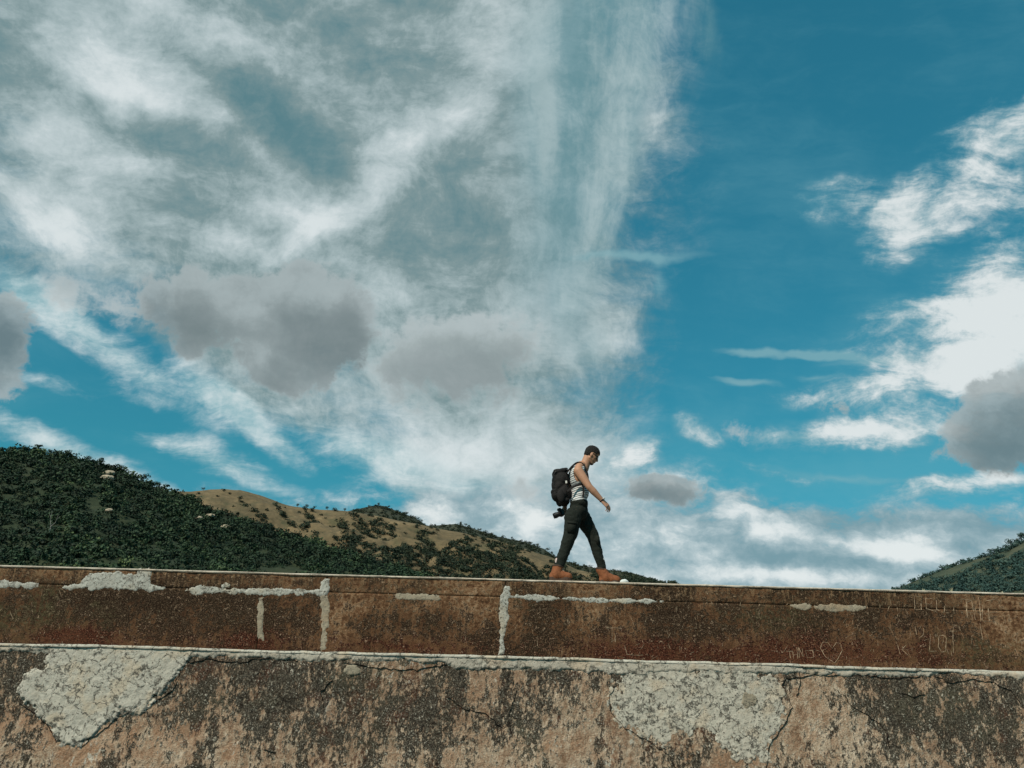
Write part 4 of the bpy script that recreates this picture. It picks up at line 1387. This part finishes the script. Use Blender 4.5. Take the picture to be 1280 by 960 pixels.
    # eyes and sunglasses
    for s_ in (-1, 1):
        bm = bmesh.new()
        bmesh.ops.create_icosphere(bm, subdivisions=2, radius=.0115, matrix=Matrix.Translation(hl(.068, s_ * .03, .004)))
        me = bpy.data.meshes.new('eye'); bm.to_mesh(me); bm.free()
        link('eye', me, M_WHITE, root)
    gl = bmesh.new()
    for s_ in (-1, 1):
        add_cone(gl, hl(.088, s_ * .062, .010), hl(.0, s_ * .079, .012), .004, .004, 8)
        for k in range(14):
            a0, a1 = k * 2 * math.pi / 14, (k + 1) * 2 * math.pi / 14
            c0 = hl(.092 - .006 * abs(math.cos(a0)), s_ * .034 + .029 * math.cos(a0), -.002 + .021 * math.sin(a0))
            c1 = hl(.092 - .006 * abs(math.cos(a1)), s_ * .034 + .029 * math.cos(a1), -.002 + .021 * math.sin(a1))
            add_cone(gl, c0, c1, .003, .003, 8)
    add_cone(gl, hl(.096, -.008, .006), hl(.096, .008, .006), .003, .003, 8)
    me = bpy.data.meshes.new('glasses_frame'); gl.to_mesh(me); gl.free()
    fr = link('glasses_frame', me, M_PLASTIC, root)
    for s_ in (-1, 1):
        bm = bmesh.new()
        add_ell(bm, hl(.089, s_ * .034, -.002), HA, (.004, .028, .020), 3)
        me = bpy.data.meshes.new('lens'); bm.to_mesh(me); bm.free()
        link('lens', me, M_GLASS, fr)

    # ---- vest
    bm = bmesh.new()
    torso(bm, .010)
    add_ell(bm, J(724, 620), XYZ, (.110, .155, .11))
    add_ell(bm, J(729, 616), XYZ, (.075, .13, .10))
    me = fuse(bm, 'vest', .0075, 4)
    wz = J(722, 626).z
    def vest_ok(c):
        if c.z < wz - .02 - .1 * max(0, c.x - J(726, 620).x): return False
        for sh, sg in ((shR, -1), (shL, 1)):
            d = c - (sh + Vector((.004, sg * .045, -.035)))
            if math.sqrt((d.x * 1.05) ** 2 + (d.y * .75) ** 2 + (d.z * .62) ** 2) < .088: return False
        d = c - (neck0 + Vector((.018, 0, .02)))
        if math.sqrt(d.x ** 2 + (d.y * .8) ** 2 + (d.z) ** 2) < .098: return False
        return True
    keep_faces(me, vest_ok)
    displace(me, lambda c: .004 * float(fbm(np.array(c.x * 1.4 + c.y), np.array(c.z * .7), 16, 3, 14)))
    thicken(me, .005)
    link('vest', me, shirt_material(), root)

    # ---- trousers
    bm = bmesh.new()
    add_ell(bm, J(722.5, 640), XYZ, (.128, .168, .115))
    add_cone(bm, J(723.5, 628), J(723, 634), .108, .118)
    add_ell(bm, J(723.8, 630.5), XYZ, (.118, .162, .095))
    add_cone(bm, J(716.5, 645, -.085), knR + Vector((.0, 0, .03)), .112, .090)
    add_cone(bm, knR + Vector((.0, 0, .03)), knR + (anR - knR) * .35, .090, .074)
    add_cone(bm, knR + (anR - knR) * .35, J(698.5, 707.5, -.10), .074, .056)
    add_cone(bm, J(726.5, 645, .085), knL, .106, .078)
    add_cone(bm, knL, knL + (anL - knL) * .4, .078, .068)
    add_cone(bm, knL + (anL - knL) * .4, J(752.2, 709.5, .085), .068, .053)
    add_ell(bm, J(747, 675, .02), XYZ, (.028, .05, .055))
    me = fuse(bm, 'trousers', .0075, 4)
    def folds(c):
        a = float(ridged(np.array(c.x * .8 + c.y * .5), np.array(c.z + .35 * c.x), 9, 3, 66)) - .6
        return .016 * a + .004 * float(fbm(np.array(c.x + c.y), np.array(c.z), 34, 2, 68))
    displace(me, folds)
    tr = link('trousers', me, M_TROUSER, root)
    # cargo pocket with flap on the near thigh
    bm = bmesh.new()
    tdir = (knR - hipR).normalized()
    px_ax = (Vector((1, 0, 0)) - tdir * tdir.x).normalized()
    add_box(bm, J(714.5, 659, -.188), (px_ax, tdir.cross(px_ax), tdir), (.055, .014, .07))
    bmesh.ops.bevel(bm, geom=bm.edges[:], offset=.010, segments=2, affect='EDGES')
    me = bpy.data.meshes.new('cargo_pocket'); bm.to_mesh(me); bm.free()
    link('cargo_pocket', me, M_TROUSER, tr)
    bm = bmesh.new()
    add_box(bm, J(715, 653.5, -.196), (px_ax, tdir.cross(px_ax), tdir), (.058, .012, .018))
    bmesh.ops.bevel(bm, geom=bm.edges[:], offset=.006, segments=2, affect='EDGES')
    me = bpy.data.meshes.new('pocket_flap'); bm.to_mesh(me); bm.free()
    link('pocket_flap', me, M_TROUSER, tr)

    # ---- socks and boots
    def boot(heel_x, toe_x, an, dy, sock_mat, lean):
        c = J(heel_x, 700, dy); e = J(toe_x, 700, dy)
        x0 = c.x; L = e.x - c.x; y = YC + dy; z = ZU + .001
        bm = bmesh.new()
        add_cone(bm, Vector((an.x, an.y, an.z + .05)), Vector((an.x + .004, an.y, an.z - .03)), .047, .047)
        me = fuse(bm, 'sock', .006, 3)
        displace(me, lambda q: .0015 * math.sin(q.z * 300))
        link('sock', me, sock_mat, root)
        bm = bmesh.new()
        ank = Vector((an.x, y, z + .165))
        add_cone(bm, ank + Vector((lean, 0, .015)), Vector((x0 + .30 * L, y, z + .085)), .064, .068)
        add_ell(bm, Vector((x0 + .25 * L, y, z + .065)), XYZ, (.074, .048, .06))
        add_cone(bm, Vector((x0 + .33 * L, y, z + .09)), Vector((x0 + .60 * L, y, z + .075)), .066, .054)
        add_cone(bm, Vector((x0 + .55 * L, y - .005, z + .072)), Vector((x0 + .80 * L, y - .005, z + .066)), .053, .047)
        add_ell(bm, Vector((x0 + .80 * L, y, z + .064)), XYZ, (.064, .054, .05))
        me = fuse(bm, 'boot', .006, 3)
        keep_faces(me, lambda q: q.z < z + .190 + .12 * (ank.x - q.x))
        displace(me, lambda q: .0035 * float(fbm(np.array(q.x + q.y), np.array(q.z), 40, 3, 77)))
        thicken(me, .004)
        bt = link('boot', me, M_BOOT, root)
        cb = bmesh.new()  # dark ring added to give the boot top its shading
        for k in range(16):
            a0, a1 = k * math.pi / 8, (k + 1) * math.pi / 8
            pp = [Vector((ank.x + lean + .061 * math.cos(a), y + .058 * math.sin(a), z + .183 - .12 * .061 * math.cos(a))) for a in (a0, a1)]
            add_cone(cb, pp[0], pp[1], .011, .011, 8)
        me = bpy.data.meshes.new('shade_collar'); cb.to_mesh(me); cb.free()
        link('shade_collar', me, M_SOLE, bt)
        # sole: foot outline with a heel block, dark edge heightened to imitate shadow on the boot
        out = [(0, .0), (.02, .032), (.10, .043), (.3, .040), (.48, .038), (.66, .050), (.80, .052), (.92, .038), (1.0, .012)]
        ring = [(x0 + a * L, y + w) for a, w in out] + [(x0 + a * L, y - w) for a, w in out[::-1]]
        bm = bmesh.new()
        lev = []
        for k, (zz, g) in enumerate(((0, .98), (.006, 1.03), (.046, 1.04), (.052, 1.0))):
            lev.append([bm.verts.new((x0 + L / 2 + (p[0] - x0 - L / 2) * g, y + (p[1] - y) * g, z + zz + (.012 * max(0, (p[0] - x0) / L - .8) * 5 if zz < .02 else 0))) for p in ring])
        for a, b in zip(lev[:-1], lev[1:]):
            for i in range(len(ring)):
                j = (i + 1) % len(ring)
                bm.faces.new((a[i], a[j], b[j], b[i]))
        bm.faces.new(lev[0][::-1]); bm.faces.new(lev[-1])
        bmesh.ops.recalc_face_normals(bm, faces=bm.faces)
        me = bpy.data.meshes.new('sole_with_shade'); bm.to_mesh(me); bm.free()
        link('sole_with_shade', me, M_SOLE, bt, smooth=False)
        bm = bmesh.new()
        for k in range(5):
            q = Vector((x0 + (.42 + .055 * k) * L, y, z + .15 - .012 * k))
            add_cone(bm, q + Vector((0, -.03, -.012)), q + Vector((.008, .03, -.012)), .0065, .0065, 8)
        me = bpy.data.meshes.new('laces'); bm.to_mesh(me); bm.free()
        link('laces', me, M_LACE, bt)
    boot(687.4, 714.4, anR, -.10, M_PINK, -.01)
    boot(749.8, 773.6, anL, .085, M_WHITE, -.004)

    # ---- wrist watch
    d = (wrR - elR).normalized()
    bm = bmesh.new()
    q = d.to_track_quat('Z', 'Y')
    c = wrR + d * .004
    for k in range(20):
        a0, a1 = k * math.pi / 10, (k + 1) * math.pi / 10
        add_cone(bm, c + q @ Vector((.0275 * math.cos(a0), .0275 * math.sin(a0), 0)), c + q @ Vector((.0275 * math.cos(a1), .0275 * math.sin(a1), 0)), .009, .009, 8)
    me = bpy.data.meshes.new('watch_strap'); bm.to_mesh(me); bm.free()
    ws = link('watch_strap', me, M_BLACK, root)
    bm = bmesh.new()
    fn = (Vector((.5, -.68, .55)) - d * Vector((.5, -.68, .55)).dot(d)).normalized()
    add_cone(bm, c + fn * .032, c + fn * .040, .014, .014, 14)
    me = bpy.data.meshes.new('watch_face'); bm.to_mesh(me); bm.free()
    link('watch_face', me, M_METAL, ws)

    # ---- backpack
    bp = empty('backpack', J(701, 631))
    tag(bp, 'full black backpack on the back of the walking man', 'backpack')
    tl = math.radians(-7)
    BX = (Vector((math.cos(tl), 0, -math.sin(tl))), XYZ[1], Vector((math.sin(tl), 0, math.cos(tl))))
    bm = bmesh.new()
    add_ell(bm, J(701.5, 600), BX, (.122, .14, .125))
    add_box(bm, J(700, 607), BX, (.078, .11, .115))
    add_ell(bm, J(699.5, 608), BX, (.105, .13, .12))
    add_ell(bm, J(704, 617), BX, (.105, .145, .14))
    add_ell(bm, J(697, 593.5), BX, (.075, .11, .065))
    add_ell(bm, J(705, 627), BX, (.08, .13, .055))
    add_cone(bm, J(695, 590, -.08), J(706, 588, -.08), .035, .035)
    add_cone(bm, J(695, 590, .08), J(706, 588, .08), .035, .035)
    me = fuse(bm, 'main_bag', .007, 3)
    displace(me, lambda c: .008 * float(fbm(np.array(c.x + c.y), np.array(c.z), 13, 3, 6)))
    link('main_bag', me, M_BLACK, bp)
    bm = bmesh.new()
    add_ell(bm, J(696.5, 619), BX, (.075, .115, .085))
    add_ell(bm, J(694.0, 614.5), BX, (.058, .10, .045))
    me = fuse(bm, 'front_pocket', .007, 3)
    displace(me, lambda c: .007 * float(fbm(np.array(c.x + c.y), np.array(c.z), 16, 3, 9)))
    link('front_pocket', me, M_BLACK, bp)
    bm = bmesh.new()
    add_ell(bm, J(701, 620, -.135), BX, (.05, .03, .085))
    me = fuse(bm, 'side_pocket', .006, 2)
    link('side_pocket', me, M_BLACK, bp)
    link('side_pocket', me.copy(), M_BLACK, bp).location.y += .27
    bm = bmesh.new()
    for a, b in zip([(691, 602), (691.5, 594), (696, 588), (704, 587)][:-1], [(691, 602), (691.5, 594), (696, 588), (704, 587)][1:]):
        add_cone(bm, J(*a, -.112), J(*b, -.112), .005, .005, 8)
    me = bpy.data.meshes.new('zip'); bm.to_mesh(me); bm.free()
    link('zip', me, M_PLASTIC, bp)
    bm = bmesh.new()
    add_box(bm, J(707.8, 602.5, -.145), BX, (.010, .008, .016))
    me = bpy.data.meshes.new('white_tag'); bm.to_mesh(me); bm.free()
    link('white_tag', me, M_WHITE, bp, smooth=False)
    ribbon('grab_handle', [J(704, 588), J(705, 585.5), J(709, 585.5), J(710, 589)], (0, 1, 0), .012, .004, M_BLACK, bp)
    for sg in (-1, 1):
        y1, y2 = sg * .10, sg * .125
        ribbon('shoulder_strap', [J(708, 592, y1), J(714, 584.0, y1), J(721.5, 578.6, y1), J(728.5, 580.5, y1), J(732.8, 588, y2), J(735.0, 598, y2), J(733.5, 606, sg * .150)],
               (0, 1, 0), .028, .008, M_BLACK, bp)
        ribbon('lower_strap', [J(733.5, 606, sg * .150), J(727, 605.5, sg * .180), J(718, 608, sg * .180), J(709, 614, sg * .150)], (.2, 0, 1), .014, .004, M_BLACK, bp)
    ribbon('strap_tail', [J(729, 608, -.172), J(729.3, 614, -.170), J(729.0, 622, -.165)], (1, 0, 0), .010, .003, M_BLACK, bp)

    # ---- camera held in the far hand
    ca = empty('camera', J(699, 643, .16))
    tag(ca, 'black camera held behind the hip of the walking man, lens pointing back', 'camera')
    an = math.radians(22)
    CA = (Vector((math.cos(an), 0, math.sin(an))), XYZ[1], Vector((-math.sin(an), 0, math.cos(an))))
    cc = J(700.8, 641.5, .15)
    def cl(a, b, c): return cc + CA[0] * a + CA[1] * b + CA[2] * c
    bm = bmesh.new()
    add_box(bm, cl(.01, 0, 0), CA, (.03, .062, .042))
    bmesh.ops.bevel(bm, geom=bm.edges[:], offset=.009, segments=2, affect='EDGES')
    me = bpy.data.meshes.new('camera_body'); bm.to_mesh(me); bm.free()
    link('camera_body', me, M_PLASTIC, ca, smooth=False)
    bm = bmesh.new()
    add_box(bm, cl(.0, 0, .052), CA, (.028, .022, .016))
    bmesh.ops.bevel(bm, geom=bm.edges[:], offset=.008, segments=2, affect='EDGES')
    me = bpy.data.meshes.new('viewfinder_hump'); bm.to_mesh(me); bm.free()
    link('viewfinder_hump', me, M_PLASTIC, ca, smooth=False)
    bm = bmesh.new()
    add_box(bm, cl(-.008, -.052, -.002), CA, (.022, .016, .045))
    bmesh.ops.bevel(bm, geom=bm.edges[:], offset=.008, segments=2, affect='EDGES')
    me = bpy.data.meshes.new('grip'); bm.to_mesh(me); bm.free()
    link('grip', me, M_BLACK, ca)
    def ring_lathe(name, prof, mat, par):
        bm = bmesh.new()
        rings = [[bm.verts.new(cl(-a, r * math.cos(k * math.pi / 12), r * math.sin(k * math.pi / 12) - .004)) for k in range(24)] for a, r in prof]
        for r0, r1 in zip(rings[:-1], rings[1:]):
            for k in range(24):
                bm.faces.new((r0[k], r0[(k + 1) % 24], r1[(k + 1) % 24], r1[k]))
        bm.faces.new(rings[0]); bm.faces.new(rings[-1][::-1])
        bmesh.ops.recalc_face_normals(bm, faces=bm.faces)
        me = bpy.data.meshes.new(name); bm.to_mesh(me); bm.free()
        return link(name, me, mat, par, smooth=False)
    le = ring_lathe('camera_lens', [(.015, .030), (.03, .034), (.05, .034), (.052, .038), (.085, .038), (.088, .034), (.098, .036), (.102, .034), (.094, .030)], M_PLASTIC, ca)
    ring_lathe('lens_glass', [(.092, .0295), (.097, .018), (.0985, .004)], M_GLASS, le)

    # ---- dry weeds rooted in the coping far to the right
    wm = plain('dry_straw', (.36, .33, .22), .9, .25, 30)
    for px, lab, hh in ((1155, 'short tuft of dry grass on the wall top, left of two others', .035), (1190, 'tallest tuft of dry grass on the wall top, below the right hill', .06),
                        (1253, 'tiny tuft of dry grass on the wall top, nearest the right edge', .03)):
        p = at(px, 740, YU + .05)
        bm = bmesh.new()
        for k in range(7):
            r = random.Random(px + k)
            b0 = Vector((p.x + r.uniform(-.012, .012), YU + .05 + r.uniform(-.01, .01), ZU - .004))
            add_cone(bm, b0, b0 + Vector((r.uniform(-.5, .5) * hh, r.uniform(-.3, .3) * hh, hh * r.uniform(.6, 1))), .0028, .0008, 5)
        me = bpy.data.meshes.new('grass_tuft'); bm.to_mesh(me); bm.free()
        tag(link('grass_tuft', me, wm), lab, 'weed')

    # ---- pale stone on the coping in front of the boot
    st = bmesh.new()
    bmesh.ops.create_icosphere(st, subdivisions=3, radius=1)
    for v in st.verts:
        k = 1 + .3 * float(fbm(v.co.x + v.co.z * .6, v.co.y, 1.6, 3, 12))
        v.co = Vector((v.co.x * .050, v.co.y * .04, v.co.z * .026)) * k
    me = bpy.data.meshes.new('pale_stone'); st.to_mesh(me); st.free()
    o = link('pale_stone', me, plain('chalky_stone', (.55, .57, .56), .9, .3, 40, .004))
    p = J(779.5, 724, -.10)
    o.location = (p.x, YU + .10, ZU + .018)
    tag(o, 'small whitish stone on the wall top in front of the leading boot', 'stone')
    return root


# ------------------------------------------------------------------ ground
def build_ground():
    n = 120
    a = np.linspace(-1, 1, n)
    a = np.sign(a) * np.abs(a) ** 2.5 * 6000
    X, Y = np.meshgrid(a, a)
    Z = .03 * fbm(X, Y, .6, 3, 2) * np.exp(-np.hypot(X, Y) / 60) - np.maximum(0, np.hypot(X, Y) - 200) * .002
    vs = np.stack([X, Y, Z - .02], -1).reshape(-1, 3)
    idx = np.arange(n * n).reshape(n, n)
    qd = np.stack([idx[:-1, :-1], idx[:-1, 1:], idx[1:, 1:], idx[1:, :-1]], -1).reshape(-1, 4)
    o = link('ground', quads_mesh('ground', vs, qd), ground_mat('dusty_grass_ground', [(.3, (.07, .06, .035)), (.5, (.13, .10, .06)), (.7, (.2, .155, .1))], .4, (.06, .07, .03)))
    o['kind'] = 'structure'


build_ground()
UW = build_upper_wall()
build_scratches(UW)
build_cracks(build_lower_wall())
build_hills()
build_person()
